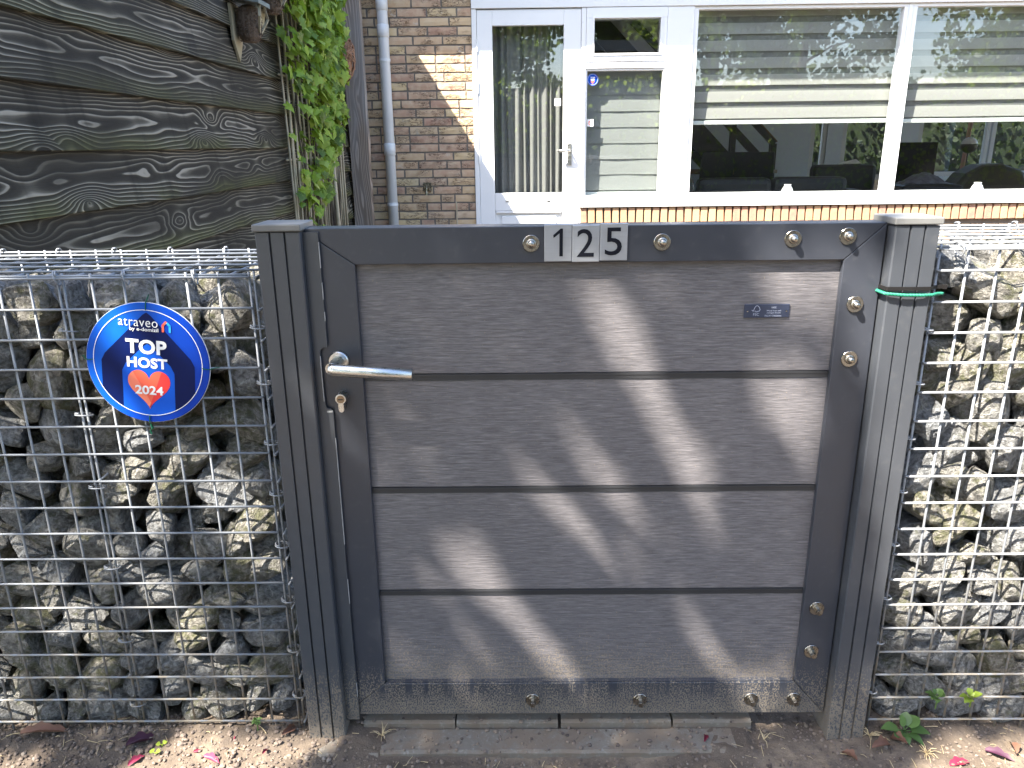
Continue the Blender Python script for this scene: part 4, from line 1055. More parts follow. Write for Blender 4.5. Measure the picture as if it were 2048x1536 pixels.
MB().tube([(-.500, HY - .012, 0), (-.500, HY - .012, .60), (-.503, HY - .012, .638)], .0055, 6).build('conduit', M['bamboo'], house)

# stickers on the glass
def disc_sticker(c, r, label):
    s = thing('round_sticker', label, 'sticker', c)
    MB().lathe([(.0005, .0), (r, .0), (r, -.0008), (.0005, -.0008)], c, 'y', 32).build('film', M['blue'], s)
    m = MB(); rr0, rr1 = r * .84, r * .88
    for i in range(32):
        a0, a1 = 2 * math.pi * i / 32, 2 * math.pi * (i + 1) / 32
        m.add([(c[0] + q * math.cos(w_), c[1] - .0011, c[2] + q * math.sin(w_)) for q, w_ in ((rr0, a0), (rr1, a0), (rr1, a1), (rr0, a1))], [(0, 1, 2, 3)])
    m.build('ring_line', M['whiteink'], s)
    for body, sz, dz in (('TOP', .018, .012), ('HOST', .013, -.001)): place('lettering', text_mesh(body, sz, M['whiteink'], bold=.0006, extrude=.0001), (c[0], c[1] - .0012, c[2] + dz), s, (R(90), 0, 0))
    MB().prism(heart(.013, c[0], c[2] - .018), c[1] - .0013, c[1] - .0010).build('heart', M['coral'], s)
disc_sticker((.592, HY + .0290, 1.548), .045, 'small round blue TOP HOST sticker on the narrow side window')
def no_smoking(c, label):
    s = thing('square_sticker', label, 'sticker', c, 'small square prohibition stickers on the glass')
    box_obj('film', (c[0] - .024, c[0] + .024, c[1] - .0006, c[1], c[2] - .027, c[2] + .027), M['whiteink'], s)
    m = MB().ring((0, 0, 0), .015, .002, (0, 1, 0), 20, 5); m.tube([(-.011, 0, .011), (.011, 0, -.011)], .002, 5); me = m.mesh('symbol', M['coral']); place('symbol', me, (c[0], c[1] - .001, c[2]), s)
no_smoking((.319, HY + .0215, 1.385), 'small square red and white sticker on the door glass'); no_smoking((.580, HY + .0295, 1.228), 'small square red and white sticker under the round sticker')

# ---------------------------------------------------------------- blinds and curtain
def blind(x0, x1, ztop, zbot, label, mat, pitch=.124, band=.080, y=HY + .105, full=False):
    t = thing('roller_blind', label, 'blind', ((x0 + x1) / 2, y, zbot), 'striped roller blinds behind the front windows')
    box_obj('back_layer', (x0, x1, y + .012, y + .013, zbot + .02, ztop), M['sheer' if not full else mat], t)
    z = zbot + .045; i = 0
    while z < ztop - .02:
        m = MB(); n = 26; vs = []; h = min(band, ztop - z)
        for q in range(n + 1):
            xx = x0 + (x1 - x0) * q / n; s = .004 * noise.noise(Vector((xx * 3, i, 0)))
            for zz, dy_ in ((z, -.003), (z + h * .5, -.0005), (z + h, .004)): vs.append((xx, y + dy_ + s, zz + s * .6))
        fs = [(q * 3 + k, q * 3 + 3 + k, q * 3 + 4 + k, q * 3 + 1 + k) for q in range(n) for k in (0, 1)]
        m.add(vs, fs).build('band', M[mat], t, smooth=True); z += pitch; i += 1
    box_obj('bottom_bar', (x0, x1, y - .012, y + .010, zbot, zbot + .030), M['whitebar'], t, .004)
    MB().tube([(x0, y + .02, ztop + .02), (x1, y + .02, ztop + .02)], .028, 12).build('roller', M['whitebar'], t)
M['whitebar'] = plain('pale_bar', (.60, .63, .60), .4, 0, .05)
blind(1.375, 2.962, 2.05, 1.205, 'striped grey roller blind half drawn in the window beside the white post', 'band')
blind(3.020, 4.835, 2.05, 1.200, 'striped grey roller blind half drawn in the window over the sofa', 'band')
blind(.545, 1.140, 1.625, .66, 'pale striped roller blind fully drawn in the narrow side window', 'bluesheer', .122, .119, HY + .10, True)
m = MB(); n = 150; vs = []
for q in range(n + 1):
    s = q / n; xx = -.215 + .60 * s; ph = 2 * math.pi * 10.5 * s + 1.2 * math.sin(s * 9)
    for zz, am in ((.20, .030), (1.1, .026), (2.03, .018)): vs.append((xx + .010 * math.sin(ph * .5 + zz), HY + .135 + am * math.sin(ph) * (.7 + .3 * math.sin(s * 17)), zz))
fs = [(q * 3 + k, q * 3 + 3 + k, q * 3 + 4 + k, q * 3 + 1 + k) for q in range(n) for k in (0, 1)]
tag(m.add(vs, fs).build('curtain', M['curtain'], smooth=True), 'long pleated grey curtain hanging behind the door glass', 'curtain')
# ---------------------------------------------------------------- room behind the glass
RB = 9.5
def room(name, b, mat='roomwall'): return box_obj(name, b, M[mat], house)
room('room_floor', (-3.6, 7.8, HY + .25, RB, -.1, .02), 'roomfloor'); room('room_ceiling', (-3.6, 7.8, HY + .25, RB, 2.42, 2.5), 'roomceil')
room('side_wall', (.42, .52, HY + .26, RB, .02, 2.42)); room('side_wall', (7.7, 7.8, HY + .25, HY + .6, .02, 2.42)); room('added_opening_lintel', (7.7, 7.8, HY + .6, RB, 2.25, 2.42)); box_obj('pane', (7.74, 7.746, HY + .6, RB, .02, 2.25), M['glass'], house); room('side_wall', (-3.6, -3.5, HY + .25, RB, .02, 2.42))  # glazed opening in the right wall is added to brighten the room with sky light
room('front_wall_pier', (5.051, 7.8, HY + .02, HY + .24, .574, 2.688), 'mortar')
room('back_wall', (-3.6, 3.88, RB, RB + .1, .0, 2.5)); room('back_wall_pier', (4.10, 4.30, RB, RB + .1, .0, 2.2)); room('back_wall', (7.6, 7.8, RB, RB + .1, 0, 2.5)); room('back_lintel', (3.88, 7.6, RB, RB + .1, 2.2, 2.5)); room('back_wall_base', (5.3, 7.6, RB, RB + .1, 0, .60))
room('back_pier', (5.02, 5.30, RB, RB + .1, 0, 2.2))
room('inner_sill', (1.352, 4.85, HY + .095, HY + .30, .622, .652), 'white'); room('inner_sill_base', (.52, 4.85, HY + .25, HY + .28, .02, .62), 'roomwall')
for (x0, x1, z0, z1) in ((3.885, 4.095, .05, 2.19), (4.305, 5.015, .05, 2.19), (5.305, 6.25, .605, 2.19), (6.27, 7.59, .605, 2.19)):
    b = .055; m = MB(); yb0, yb1 = RB + .01, RB + .07
    for q in ((x0, x1, yb0, yb1, z0, z0 + b), (x0, x1, yb0, yb1, z1 - b, z1), (x0, x0 + b, yb0 + .001, yb1, z0 + b, z1 - b), (x1 - b, x1, yb0 + .001, yb1, z0 + b, z1 - b)): m.box(*q)
    f = m.build('back_window', M['white'], house, bevel=.003); box_obj('pane', (x0 + b, x1 - b, RB + .035, RB + .041, z0 + b, z1 - b), M['glass'], f)
# ================================================================ FURNITURE SEEN THROUGH THE GLASS
def cushion(name, b, mat, parent, bev=.05): return MB().box(*b).build(name, M[mat], parent, bevel=bev)
s = thing('leather_sofa', 'long low black leather sofa with its back to the front window', 'sofa', (2.35, 6.3, .02))
cushion('back_cushion', (1.66, 2.335, 6.06, 6.26, .45, .755), 'leather', s, .055); cushion('back_cushion', (2.345, 3.03, 6.06, 6.26, .45, .757), 'leather', s, .055)
cushion('base', (1.60, 3.10, 6.04, 6.85, .10, .44), 'leather', s, .03); cushion('armrest', (1.50, 1.645, 6.05, 6.85, .08, .64), 'leather', s, .04); cushion('armrest', (3.045, 3.19, 6.05, 6.85, .08, .64), 'leather', s, .04)
s = thing('leather_sofa', 'second black leather sofa deeper in the room, in front of the glass doors', 'sofa', (3.45, 7.6, .02))
cushion('backrest', (3.13, 3.79, 7.2, 7.4, .30, .83), 'leather', s, .05); cushion('base', (3.10, 3.82, 7.21, 7.95, .08, .42), 'leather', s, .04)
m = MB().add([(3.38, 7.26, .835), (3.62, 7.22, .84), (3.66, 7.34, .845), (3.58, 7.28, .885), (3.44, 7.36, .85), (3.40, 7.36, .835)], [(0, 1, 3), (1, 2, 3), (2, 5, 4), (2, 4, 3), (4, 5, 0), (4, 0, 3), (0, 5, 2, 1)])
tag(m.build('folded_throw', M['ceramic']), 'small crumpled white cloth on the back of the second sofa', 'cloth')

def cantilever_chair(x, y, rot, label):
    t = thing('tube_chair', label, 'chair', (x, y, .02), 'black chairs with chromed arms by the stairs')
    mt = Matrix.Translation((x, y, 0)) @ Matrix.Rotation(rot, 4, 'Z')
    def part(name, m, mat, **k):
        m.v = [tuple(mt @ Vector(v)) for v in m.v]; m.build(name, M[mat], t, **k)
    part('backrest', MB().add([(-.20, .20, .48), (.20, .20, .48), (.21, .27, .97), (-.21, .27, .97), (-.20, .225, .48), (.20, .225, .48), (.21, .295, .97), (-.21, .295, .97)], [(0, 1, 2, 3), (7, 6, 5, 4), (0, 4, 5, 1), (1, 5, 6, 2), (2, 6, 7, 3), (3, 7, 4, 0)]), 'leather', bevel=.008)
    part('seat', MB().box(-.22, .22, -.22, .20, .44, .49), 'leather', bevel=.012)
    for sx in (-1, 1):
        part('arm_tube', MB().tube([(sx * .25, .22, .50), (sx * .25, .20, .66), (sx * .25, .14, .69), (sx * .25, -.16, .69), (sx * .25, -.22, .64), (sx * .25, -.24, .06), (sx * .25, -.18, .035), (sx * .25, .22, .035)], .011, 8), 'chrome', smooth=True)
cantilever_chair(2.62, 7.45, R(150), 'black tube chair with curved chrome arm right beside the staircase'); cantilever_chair(2.05, 7.6, R(200), 'black tube chair half hidden in the dark corner under the staircase')
t = thing('dining_table', 'round topped wooden table behind the tube chairs', 'table', (2.55, 8.1, .02))
MB().lathe([(.001, .73), (.55, .73), (.55, .76), (.001, .76)], (2.45, 8.1, 0), 'z', 28).build('table_top', M['oak'], t); MB().lathe([(.05, .05), (.05, .73)], (2.45, 8.1, 0), 'z', 12).build('column', M['black'], t); MB().lathe([(.30, .02), (.28, .05), (.05, .06)], (2.45, 8.1, 0), 'z', 20).build('foot', M['black'], t)

# staircase: dark stringers, newel and handrail going up to the left
st = thing('staircase', 'open dark staircase with oak capped handrail rising along the room wall', 'staircase', (2.4, 8.7, .02))
def beam(name, a, b, w_, h_, mat, y0=8.5, y1=8.56):
    a = Vector(a); b = Vector(b); d = (b - a).normalized(); n = Vector((-d.y, d.x)) * h_ / 2
    MB().prism([tuple(a + n), tuple(a - n), tuple(b - n), tuple(b + n)], y0, y1).build(name, M[mat], st)
beam('stringer', (.9, 2.42), (3.02, .30), 0, .26, 'black'); beam('stringer', (.9, 2.42), (3.02, .30), 0, .26, 'black', 9.2, 9.26)
beam('guard_rail', (1.35, 2.42), (2.98, .84), 0, .085, 'black'); beam('handrail', (1.70, 2.40), (3.09, 1.045), 0, .06, 'black', 8.49, 8.57); beam('handrail_cap', (1.735, 2.425), (3.125, 1.07), 0, .012, 'oak', 8.495, 8.565)
MB().box(3.05, 3.12, 8.49, 8.57, .02, 1.05).build('newel_post', M['black'], st); MB().box(2.56, 2.625, 8.495, 8.565, .5, 1.62).build('newel_post', M['black'], st); MB().box(2.0, 2.05, 8.50, 8.565, 1.0, 2.10).build('newel_post', M['black'], st)
for i in range(9): MB().box(3.0 - .235 * (i + 1), 3.03 - .235 * i, 8.565, 9.195, .22 + i * .235, .26 + i * .235).build('tread', M['black'], st)
# television, lamp, lounge chair, stool with cloth
t = thing('television', 'large black flat television standing beside the globe lamp', 'television', (4.55, 8.05, .02))
MB().box(4.28, 4.80, 8.0, 8.045, .50, 1.045).build('screen', M['screen'], t, bevel=.004); MB().box(4.45, 4.62, 7.96, 8.12, .42, .44).build('foot', M['black'], t); MB().box(4.52, 4.56, 8.03, 8.05, .43, .51).build('neck', M['black'], t)
MB().box(3.95, 5.0, 7.9, 8.3, .02, .419).build('cabinet', M['black'], t, bevel=.004)
t = thing('globe_lamp', 'table lamp with a half white, half dark round globe', 'lamp', (5.15, 8.0, .02))
MB().lathe([(.088 * math.sin(a), .088 * -math.cos(a)) for a in [R(x) for x in range(100, 181, 8)]] , (5.15, 8.0, 1.005), 'z', 28).build('white_dome', M['ceramic'], t, smooth=True)
MB().lathe([(max(.001, .088 * math.sin(a)), .088 * -math.cos(a)) for a in [R(x) for x in range(2, 99, 8)]], (5.15, 8.0, 1.005), 'z', 28).build('dark_bowl', M['brownleather'], t, smooth=True)
MB().tube([(5.15, 8, .92), (5.15, 8, .06)], .009, 8).build('stem', M['black'], t); MB().lathe([(.14, .02), (.14, .045), (.02, .06)], (5.15, 8, 0), 'z', 24).build('base', M['black'], t)
t = thing('lounge_chair', 'rounded olive leather lounge chair below the globe lamp', 'armchair', (4.75, 6.9, .02))
prof = [(4.30, .40), (4.36, .60), (4.47, .745), (4.62, .825), (4.82, .835), (5.05, .76), (5.15, .50), (5.1, .30), (4.4, .30)]
MB().prism(prof, 6.72, 7.05).build('shell', M['brownleather'], t, bevel=.05); MB().box(4.38, 5.06, 7.06, 7.55, .30, .46).build('seat', M['brownleather'], t, bevel=.05); MB().lathe([(.28, .02), (.28, .04), (.04, .06), (.04, .30)], (4.75, 7.2, 0), 'z', 20).build('foot', M['chrome'], t)
t = thing('footstool', 'low dark footstool in front of the television', 'stool', (4.05, 6.6, .02))
MB().box(3.72, 4.32, 6.45, 6.95, .30, .655).build('pad', M['leather'], t, bevel=.05)
for dx in (3.8, 4.24):
    for dy in (6.52, 6.88): MB().tube([(dx, dy, .02), (dx, dy, .31)], .015, 8).build('leg', M['chrome'], t)
m = MB(); vs = []; n = 14
for j in range(9):
    for i in range(n + 1):
        a = i / n; b = j / 8; vs.append((3.80 + .42 * a, 6.50 + .34 * b, .662 + .10 * math.sin(math.pi * a) * math.sin(math.pi * b) + .014 * noise.noise(Vector((a * 9, b * 9, 0)))))
m.add(vs, [(j * (n + 1) + i, j * (n + 1) + i + 1, (j + 1) * (n + 1) + i + 1, (j + 1) * (n + 1) + i) for j in range(8) for i in range(n)])
tag(m.build('spotted_blanket', M['cloth'], smooth=True), 'crumpled spotted grey blanket lying on the footstool', 'blanket')
# vases on the inner sill
def vase(x, label):
    p = [(.001, 0), (.046, 0), (.050, .008), (.049, .022), (.036, .052), (.027, .062), (.026, .070), (.031, .076), (.027, .077), (.022, .070), (.001, .062)]
    tag(MB().lathe(p, (x, HY + .165, .6525), 'z', 24).build('white_vase', M['ceramic'], smooth=True), label, 'vase', 'small white vases on the window sill')
vase(2.235, 'small white vase on the window sill in front of the sofa'); vase(3.80, 'small white vase on the window sill below the lounge chair')
tag(MB().tube([(6.36, 10.3, 0), (6.42, 10.25, 2.2)], .03, 8).build('red_pole', M['redwood']), 'reddish brown wooden pole outside the rear window', 'pole')
# ================================================================ SMALL PLANTS AND LITTER
def blade_leaf(m, base, d, length, width, droop=.3, n=5, lobes=0, up=Vector((0, 0, 1))):
    d = Vector(d).normalized(); side = d.cross(up).normalized(); vs = []
    for i in range(n + 1):
        t = i / n; c = Vector(base) + d * length * t + Vector((0, 0, -droop * length * t * t)); wd = width * math.sin(math.pi * min(1, .12 + .88 * t) ** .8) * (1 if not lobes else (.62 + .38 * abs(math.cos(lobes * math.pi * t))))
        if i == n: wd = .0002
        vs += [c - side * wd + Vector((0, 0, wd * .25)), c, c + side * wd + Vector((0, 0, wd * .25))]
    fs = []
    for i in range(n):
        a = i * 3; b = a + 3; fs += [(a, b, b + 1, a + 1), (a + 1, b + 1, b + 2, a + 2)]
    m.add(vs, fs)
def weed(name, loc, leaves, mat, label, cat='weed', group=None, stem=.01):
    t = thing(name, label, cat, loc, group); L = Vector(loc)
    MB().tube([L - Vector((0, 0, .006)), L + Vector((.001, 0, stem))], .0014, 5).build('stem', M[mat], t)
    for (az, el, ln, wd, dr, lob) in leaves:
        m = MB(); d = Vector((math.cos(az) * math.cos(el), math.sin(az) * math.cos(el), math.sin(el)))
        b = L + Vector((0, 0, stem)); e = b + d * ln * .35
        m.tube([b, e], .0008, 4); blade_leaf(m, e, d, ln, wd, dr, 7, lob)
        m.build('leaf', M[mat], t, smooth=True)
rp_ = random.Random(31)
weed('broad_weed', (.718, -.022, .0), [(R(178), .35, .034, .013, .35, 0), (R(215), .20, .022, .010, .4, 0), (R(-15), .35, .036, .013, .4, 0), (R(-55), .15, .030, .009, .4, 0), (R(60), 1.0, .030, .011, .2, 0), (R(20), .75, .034, .014, .3, 0), (R(100), 1.2, .024, .007, .1, 0), (R(-95), .1, .022, .007, .4, 0)], 'weed', 'weed with broad oval green leaves in the soil beside the hinge post')
def pinnate(n, s, seed):
    rs = random.Random(seed); return [(rs.uniform(0, 6.28), rs.uniform(.1, 1.2), s * rs.uniform(.6, 1.1), s * .42, .4, 2.4) for _ in range(n)]
weed('lobed_weed', (.775, -.012, .058), pinnate(10, .019, 2), 'weed', 'small weed with lobed green leaves growing out of the gabion mesh', 'weed', None, .018)
weed('lobed_weed', (.838, -.012, .062), pinnate(9, .019, 5), 'seedling', 'bright yellow green lobed weed poking through the gabion mesh', 'weed', None, .012)
weed('clover_weed', (-.500, -.010, .002), pinnate(14, .010, 9), 'weed', 'tiny green clover at the foot of the sign gabion', 'weed', None, .026)
for x, y, a, lb in ((-.668, -.046, .7, 'upright pair of bright yellow green seed leaves beside the purple leaf'), (-.672, -.066, .2, 'flat round yellow green seed leaf between the two pink petals')):
    weed('seedling', (x, y, .001), [(a, .3, .008, .0062, .2, 0), (a + 2.7, .4, .008, .0060, .2, 0)], 'seedling', lb, 'seedling', 'seedlings sprouting before the sign gabion', .006)
weed('seedling', (-.605, -.012, .003), [(1.2, .3, .006, .004, .2, 0), (4.0, .4, .006, .004, .2, 0)], 'seedling', 'lone pale seedling right under the gabion wires', 'seedling', 'seedlings sprouting before the sign gabion', .005)
def tuft(loc, n, ln, label, seed):
    rs = random.Random(seed); t = thing('dry_grass', label, 'grass tuft', loc, 'dry grass tufts along the gate'); L = Vector(loc)
    for i in range(n):
        az = rs.uniform(0, 6.28); el = rs.uniform(.15, 1.2); l = ln * rs.uniform(.5, 1.1); d = Vector((math.cos(az) * math.cos(el), math.sin(az) * math.cos(el), math.sin(el)))
        pts = [L, L + d * l * .5, L + d * l + Vector((rs.uniform(-.004, .004), 0, -l * .35))]
        MB().tube(pts, .0009, 4, r2=.0003).build('blade', M['straw'], t)
tuft((-.262, -.018, .0), 14, .035, 'dry straw tuft on the slab by the latch post', 1); tuft((.655, -.022, .0), 18, .035, 'dry straw tuft at the foot of the hinge post', 2)
tuft((.742, -.062, -.004), 16, .034, 'pale dry grass tuft in front of the broad leaved weed', 3); tuft((.455, -.030, .0), 6, .030, 'few thin dry stalks below the gate bolts', 4)
def litter(loc, s, mat, label, rot, cup=.25, group='fallen leaves and petals on the soil', elong=1.6):
    m = MB(); n = 8; vs = []
    for i in range(n + 1):
        t = i / n; wd = s * .32 * math.sin(math.pi * (.06 + .94 * t)) * (1 + .2 * math.sin(i * 2.3))
        for k in (-1, -.5, 0, .5, 1): vs.append(((t - .5) * s * elong, k * wd, abs(k) ** 1.5 * wd * cup * 2 + s * .06 * math.sin(t * 5 + k)))
    m.add(vs, [(i * 5 + k, i * 5 + 5 + k, i * 5 + 6 + k, i * 5 + 1 + k) for i in range(n) for k in range(4)])
    me = m.mesh('leaf', M[mat], smooth=True); o = place('fallen_leaf', me, loc, None, rot); tag(o, label, 'leaf', group)
litter((-.708, -.036, .004), .030, 'purpleleaf', 'dark purple curled leaf on the soil before the sign gabion', (.2, .1, .45), .9, elong=1.9)
litter((-.700, -.079, .002), .020, 'pinkleaf', 'crumpled pink petal below the dark purple leaf', (.3, 0, .9), .6); litter((-.562, -.080, .003), .022, 'pinkleaf', 'crimson petal lying beside the yellow seedlings', (.1, .2, -.3), .7)
litter((-.470, -.060, .003), .012, 'redleaf', 'tiny wine red petal near the latch post', (.1, .3, 1.3), .6); litter((-.540, -.030, .005), .010, 'redleaf', 'tiny wine red petal on a soil crumb under the wires', (.1, .0, 1.9), .6)
litter((-.595, -.060, .004), .010, 'redleaf', 'tiny wine red petal between the crumbs of soil', (.4, .0, .2), .6)
litter((.665, -.048, .0), .030, 'deadleaf', 'curled brown dead leaf before the dry grass tuft', (.3, .2, .4), .9); litter((.700, -.040, .004), .024, 'deadleaf', 'crumpled brown dead leaf under the broad leaved weed', (-.2, .4, 2.0), .9)
litter((.790, -.085, -.004), .030, 'redleaf', 'reddish brown leaf flat on the dark soil', (.1, .1, .3), .3); litter((.870, -.070, -.002), .030, 'purpleleaf', 'purple brown leaf at the edge of the sunlit soil', (.1, .1, -.5), .4)
litter((.905, -.052, .0), .026, 'coralleaf' if 'coralleaf' in M else 'deadleaf', 'orange brown leaf in the sun before the gabion', (.2, .2, 1.2), .5); litter((.600, -.066, -.006), .020, 'deadleaf', 'small folded brown leaf on the sand below the hinge post', (.2, .1, 2.2), .8)
litter((.345, -.030, .002), .014, 'redleaf', 'small dark red leaf on the concrete threshold', (.3, .1, 1.2), .9); litter((-.905, -.012, .006), .034, 'deadleaf', 'brown twiggy leaf under the outer mesh of the sign gabion', (.1, .1, .2), .7, elong=2.6)
litter((-.440, -.012, .008), .022, 'deadleaf', 'rusty brown dead leaf beside the foot of the latch post', (.7, .2, 1.0), 1.0)
# twigs: thin bits strewn on the soil
m = MB(); rs = random.Random(77)
for i in range(230):
    x = rs.uniform(-1.05, 1.15); y = rs.uniform(-.15, .02); 
    if -.3 < x < .4 and y > -.062 and rs.random() < .85: continue
    a = rs.uniform(0, 6.28); l = rs.uniform(.006, .03); z = soil_h(x, y) + .0025; p0 = Vector((x, y, z)); d = Vector((math.cos(a), math.sin(a), rs.uniform(-.05, .12)))
    m.tube([p0, p0 + d * l * .5 + Vector((0, 0, rs.uniform(0, .002))), p0 + d * l], rs.uniform(.0003, .0008), 4)
tag(m.build('plant_debris', M['straw'], fix=False), 'fine dry stalks and needles strewn over the soil', 'debris', kind='stuff')

# ================================================================ TREES (cast the dappled shade, mirrored in the windows)
LEAF6 = [(0, 0), (.35, .30), (.40, .62), (0, 1.0), (-.40, .62), (-.35, .30)]
def leaf_cloud(m, pts, size, rs):
    for p in pts:
        s = size * rs.uniform(.7, 1.3); a = Vector((rs.gauss(0, 1), rs.gauss(0, 1), rs.gauss(0, .6))).normalized(); b = a.orthogonal().normalized(); b.rotate(Matrix.Rotation(rs.uniform(0, 6.28), 3, a)); c = a.cross(b)
        m.add([Vector(p) + b * u * s + c * (v - .5) * s + a * (.12 * s * abs(u)) for u, v in LEAF6], [(0, 1, 2, 3), (0, 3, 4, 5)])
def trunk(m, base, top, r0, r1, rs, limbs, reach):
    base = Vector(base); top = Vector(top); pts = [base.lerp(top, t) + Vector((rs.uniform(-.06, .06), rs.uniform(-.06, .06), 0)) * (t > 0) for t in (0, .2, .4, .6, .8, 1)]
    m.tube(pts, r0, 10, r2=r1)
    for i in range(limbs):
        t = rs.uniform(.45, .98); b = base.lerp(top, t); a = rs.uniform(0, 6.28); e = b + Vector((math.cos(a) * reach, math.sin(a) * reach, reach * rs.uniform(.2, .9))) * rs.uniform(.5, 1); md = b.lerp(e, .5) + Vector((0, 0, .1 * reach))
        m.tube([b, md, e], r1 * .8, 6, r2=r1 * .2)
def tree(name, label, base, h, crown, n, size, seed, mat='tree', group=None):
    rs = random.Random(seed); t = thing(name, label, 'tree', base, group); m = MB(); B = Vector(base)
    trunk(m, B, B + Vector((0, 0, h * .8)), h * .03, h * .008, rs, 12, crown[0] * .8); m.build('trunk', M['bark'], t, smooth=True)
    cl = []
    for i in range(34):
        d = Vector((rs.gauss(0, 1), rs.gauss(0, 1), rs.gauss(0, 1))).normalized() * rs.random() ** .45
        cl.append((B + Vector((d.x * crown[0], d.y * crown[0], h - crown[1] + d.z * crown[1])), rs.uniform(.22, .42) * crown[0]))
    pts = []
    for i in range(n):
        c, r = rs.choice(cl); d = Vector((rs.gauss(0, 1), rs.gauss(0, 1), rs.gauss(0, .8))).normalized() * r * rs.random() ** .5; pts.append(c + d)
    m = MB(); leaf_cloud(m, pts, size, rs); m.build('crown', M[mat], t, fix=False)
G_ = 'broadleaf trees across the road'
tree('broadleaf_tree', 'tall leafy tree across the road mirrored in the wide window', (5.2, -10.5, 0), 8.5, (2.6, 3.2), 9000, .16, 1, 'tree', G_)
tree('broadleaf_tree', 'spreading leafy tree behind the hedge mirrored in the side window', (2.2, -13.5, 0), 8.0, (2.0, 2.8), 7000, .16, 2, 'tree', G_)
tree('broadleaf_tree', 'round leafy tree mirrored at the outer window', (14.6, -12.0, 0), 7.6, (2.3, 3.0), 9000, .16, 3, 'tree', G_)
tree('broadleaf_tree', 'slim leafy tree between two larger ones across the road', (8.6, -13.5, 0), 7.6, (2.2, 3.0), 7000, .16, 4, 'tree', G_)
tree('broadleaf_tree', 'leafy tree at the far end of the mirrored hedge', (20.5, -13.0, 0), 8.8, (3.0, 3.4), 7000, .2, 5, 'tree', G_)
tree('broadleaf_tree', 'dark leafy tree across the road mirrored in the door glass', (-.6, -11.5, 0), 7.4, (2.4, 3.0), 8000, .16, 6, 'tree', G_)
rs = random.Random(9); m = MB(); pts = [(rs.uniform(-2, 20), -8 + rs.gauss(0, .35), rs.uniform(.1, 2.55) + .12 * math.sin(rs.uniform(0, 40))) for i in range(16000)]
leaf_cloud(m, pts, .11, rs); hg = thing('clipped_hedge', 'long clipped yellow green hedge across the road', 'hedge', (9, -8, 0)); m.build('foliage', M['hedge'], hg, fix=False); box_obj('core', (-2, 20, -8.25, -7.75, 0, 2.35), M['bark'], hg)
ga = thing('garage', 'grey clad flat roofed garage across the road', 'garage', (3.0, -9.6, 0))
MB().box(1.9, 4.0, -11.2, -9.0, 0, 3.25).build('wall', M['greywall'], ga); MB().box(1.8, 4.1, -11.3, -8.9, 3.25, 3.5).build('roof_edge', M['cap'], ga); MB().box(2.3, 3.6, -9.02, -8.96, 0, 2.2).build('door', M['white'], ga)

# street tree whose leaves throw the dapple on the gate
LIT = [
    [(0.362, 0.947), (0.565, 0.945), (0.595, 0.692), (0.55, 0.657), (0.522, 0.825), (0.479, 0.857), (0.414, 0.881), (0.366, 0.89)],
    [(0.572, 1.4), (0.649, 1.4), (0.651, 0.855), (0.668, 0.604), (0.657, 0.475), (0.616, 0.428), (0.588, 0.692)],
    [(0.368, 0.87), (0.509, 0.873), (0.514, 0.825), (0.468, 0.809), (0.418, 0.834), (0.372, 0.826)],
    [(0.378, 0.753), (0.426, 0.752), (0.491, 0.743), (0.508, 0.587), (0.449, 0.587), (0.393, 0.659)],
    [(0.078, 0.871), (0.164, 0.87), (0.19, 0.796), (0.235, 0.695), (0.306, 0.607), (0.346, 0.515), (0.313, 0.497), (0.241, 0.571), (0.178, 0.695), (0.127, 0.78)],
    [(0.154, 0.942), (0.239, 0.941), (0.234, 0.895), (0.163, 0.896)],
    [(-0.080, 0.83), (-0.062, 0.835), (0.000, 0.756), (0.008, 0.730), (-0.018, 0.73), (-0.056, 0.782)],
    [(0.063, 0.635), (0.096, 0.631), (0.192, 0.516), (0.23, 0.421), (0.186, 0.431), (0.106, 0.526)],
    [(-0.021, 0.569), (0.021, 0.568), (0.081, 0.498), (0.143, 0.421), (0.249, 0.391), (0.232, 0.372), (0.135, 0.382), (0.038, 0.48)],
    [(-0.146, 0.414), (-0.093, 0.418), (-0.033, 0.333), (0.038, 0.229), (0.141, 0.109), (0.066, 0.099), (-0.017, 0.219), (-0.097, 0.303), (-0.14, 0.354)],
    [(0.263, 0.28), (0.308, 0.28), (0.377, 0.185), (0.371, 0.152), (0.313, 0.185)],
    [(0.39, 0.141), (0.51, 0.14), (0.517, 0.063), (0.415, 0.052)],
    [(-0.193, 0.365), (-0.166, 0.354), (-0.073, 0.187), (-0.1, 0.187)],
    [(0.259, 0.544), (0.303, 0.515), (0.361, 0.42), (0.327, 0.41)],
    [(-.62, -.02), (-.30, -.02), (-.28, -.30), (-.62, -.30)], [(-1.1, -.14), (-.80, -.10), (-.80, -.40), (-1.1, -.40)],
    [(.82, -.06), (1.6, -.02), (1.6, -.5), (.84, -.5)],
    [(.665, .30), (.90, .42), (1.8, .30), (1.8, 2.5), (.25, 2.5), (.30, 1.02), (.66, 1.0)],
    [(-.58, .10), (-.47, .12), (-.46, .02), (-.57, .0)], [(-.75, .60), (-.66, .62), (-.60, .48), (-.70, .45)], [(-.52, .52), (-.46, .53), (-.44, .40), (-.50, .38)], [(-.92, .34), (-.80, .34), (-.76, .22), (-.88, .2)], [(-.68, .30), (-.58, .28), (-.54, .16), (-.64, .18)], [(-.56, .90), (-.47, .9), (-.45, .80), (-.53, .78)],
]
def inside(u, v, poly):
    c = False; j = len(poly) - 1
    for i in range(len(poly)):
        a, b = poly[i], poly[j]
        if (a[1] > v) != (b[1] > v) and u < (b[0] - a[0]) * (v - a[1]) / (b[1] - a[1]) + a[0]: c = not c
        j = i
    return c
DIM = {6: .05, 7: .015, 12: .03, 13: .03, 5: .02}      # gaps with a few leaves left in them
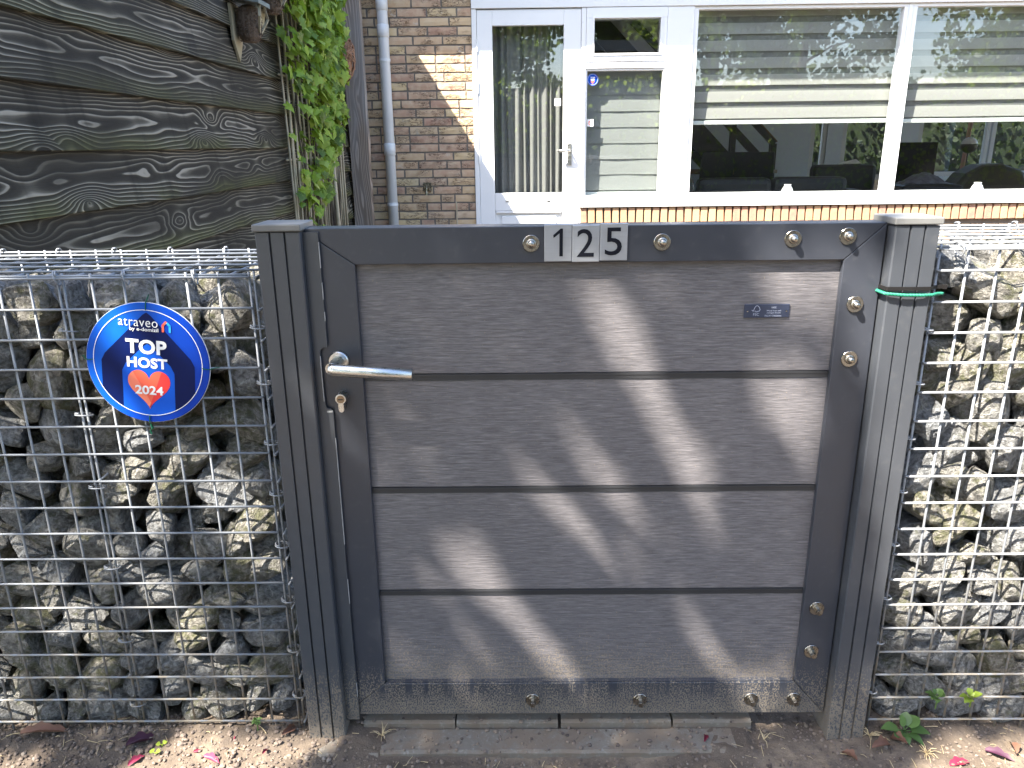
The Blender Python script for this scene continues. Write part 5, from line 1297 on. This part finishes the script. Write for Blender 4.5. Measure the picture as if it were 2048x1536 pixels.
NB = [(0, 0)] + [(.005 * math.cos(R(60 * i)), .005 * math.sin(R(60 * i))) for i in range(6)]
kx, kz = SUN.x / SUN.y, SUN.z / SUN.y
tt = thing('street_tree', 'leafy street tree standing behind the photographer whose crown dapples the gate', 'tree', (-3.6, -3.2, 0))
rs = random.Random(45); m = MB(); trunk(m, (-3.6, -3.2, 0), (-3.1, -2.6, 4.6), .16, .05, rs, 3, .9); m.build('trunk', M['bark'], tt, smooth=True)
pts = []
rf = random.Random(6)
for i in range(75):
    cu, cv = rf.uniform(-1.05, -.44), rf.uniform(.03, .85); a_, l_, w2 = rf.uniform(-1.25, -.75), rf.uniform(.03, .065), rf.uniform(.012, .024)
    LIT.append([(cu + math.cos(a_) * p_ * l_ - math.sin(a_) * q_ * w2, cv + math.sin(a_) * p_ * l_ + math.cos(a_) * q_ * w2) for p_, q_ in ((-1, 0), (-.5, -1), (.6, -1), (1, 0), (.6, 1), (-.5, 1))])
while len(pts) < 32000:
    u = rs.uniform(-2.6, 1.55); v = rs.uniform(-2.0, 1.30)
    if u < -1.3 and rs.random() < .5: continue
    if v > 1.06 + .05 * math.sin(u * 9) and (u > -.9 or v > 1.6): continue
    s = rs.uniform(1.3, 2.5)                 # distance towards the sun, in units of SUN/SUN.y
    p = (u - kx * s, -s, v - kz * s)
    hit = [i for i, q in enumerate(LIT) if any(inside(u + a_, v + b_, q) for a_, b_ in NB)]
    if hit and not (hit[0] in DIM and rs.random() < DIM[hit[0]]): continue
    if u > .64 and v > .22: continue
    if u > .66 and v > -.05 and rs.random() < .6: continue
    pts.append(p)
m = MB(); leaf_cloud(m, pts, .050, rs); m.build('crown', M['tree'], tt, fix=False)
# hedge behind the house seen through the rear windows
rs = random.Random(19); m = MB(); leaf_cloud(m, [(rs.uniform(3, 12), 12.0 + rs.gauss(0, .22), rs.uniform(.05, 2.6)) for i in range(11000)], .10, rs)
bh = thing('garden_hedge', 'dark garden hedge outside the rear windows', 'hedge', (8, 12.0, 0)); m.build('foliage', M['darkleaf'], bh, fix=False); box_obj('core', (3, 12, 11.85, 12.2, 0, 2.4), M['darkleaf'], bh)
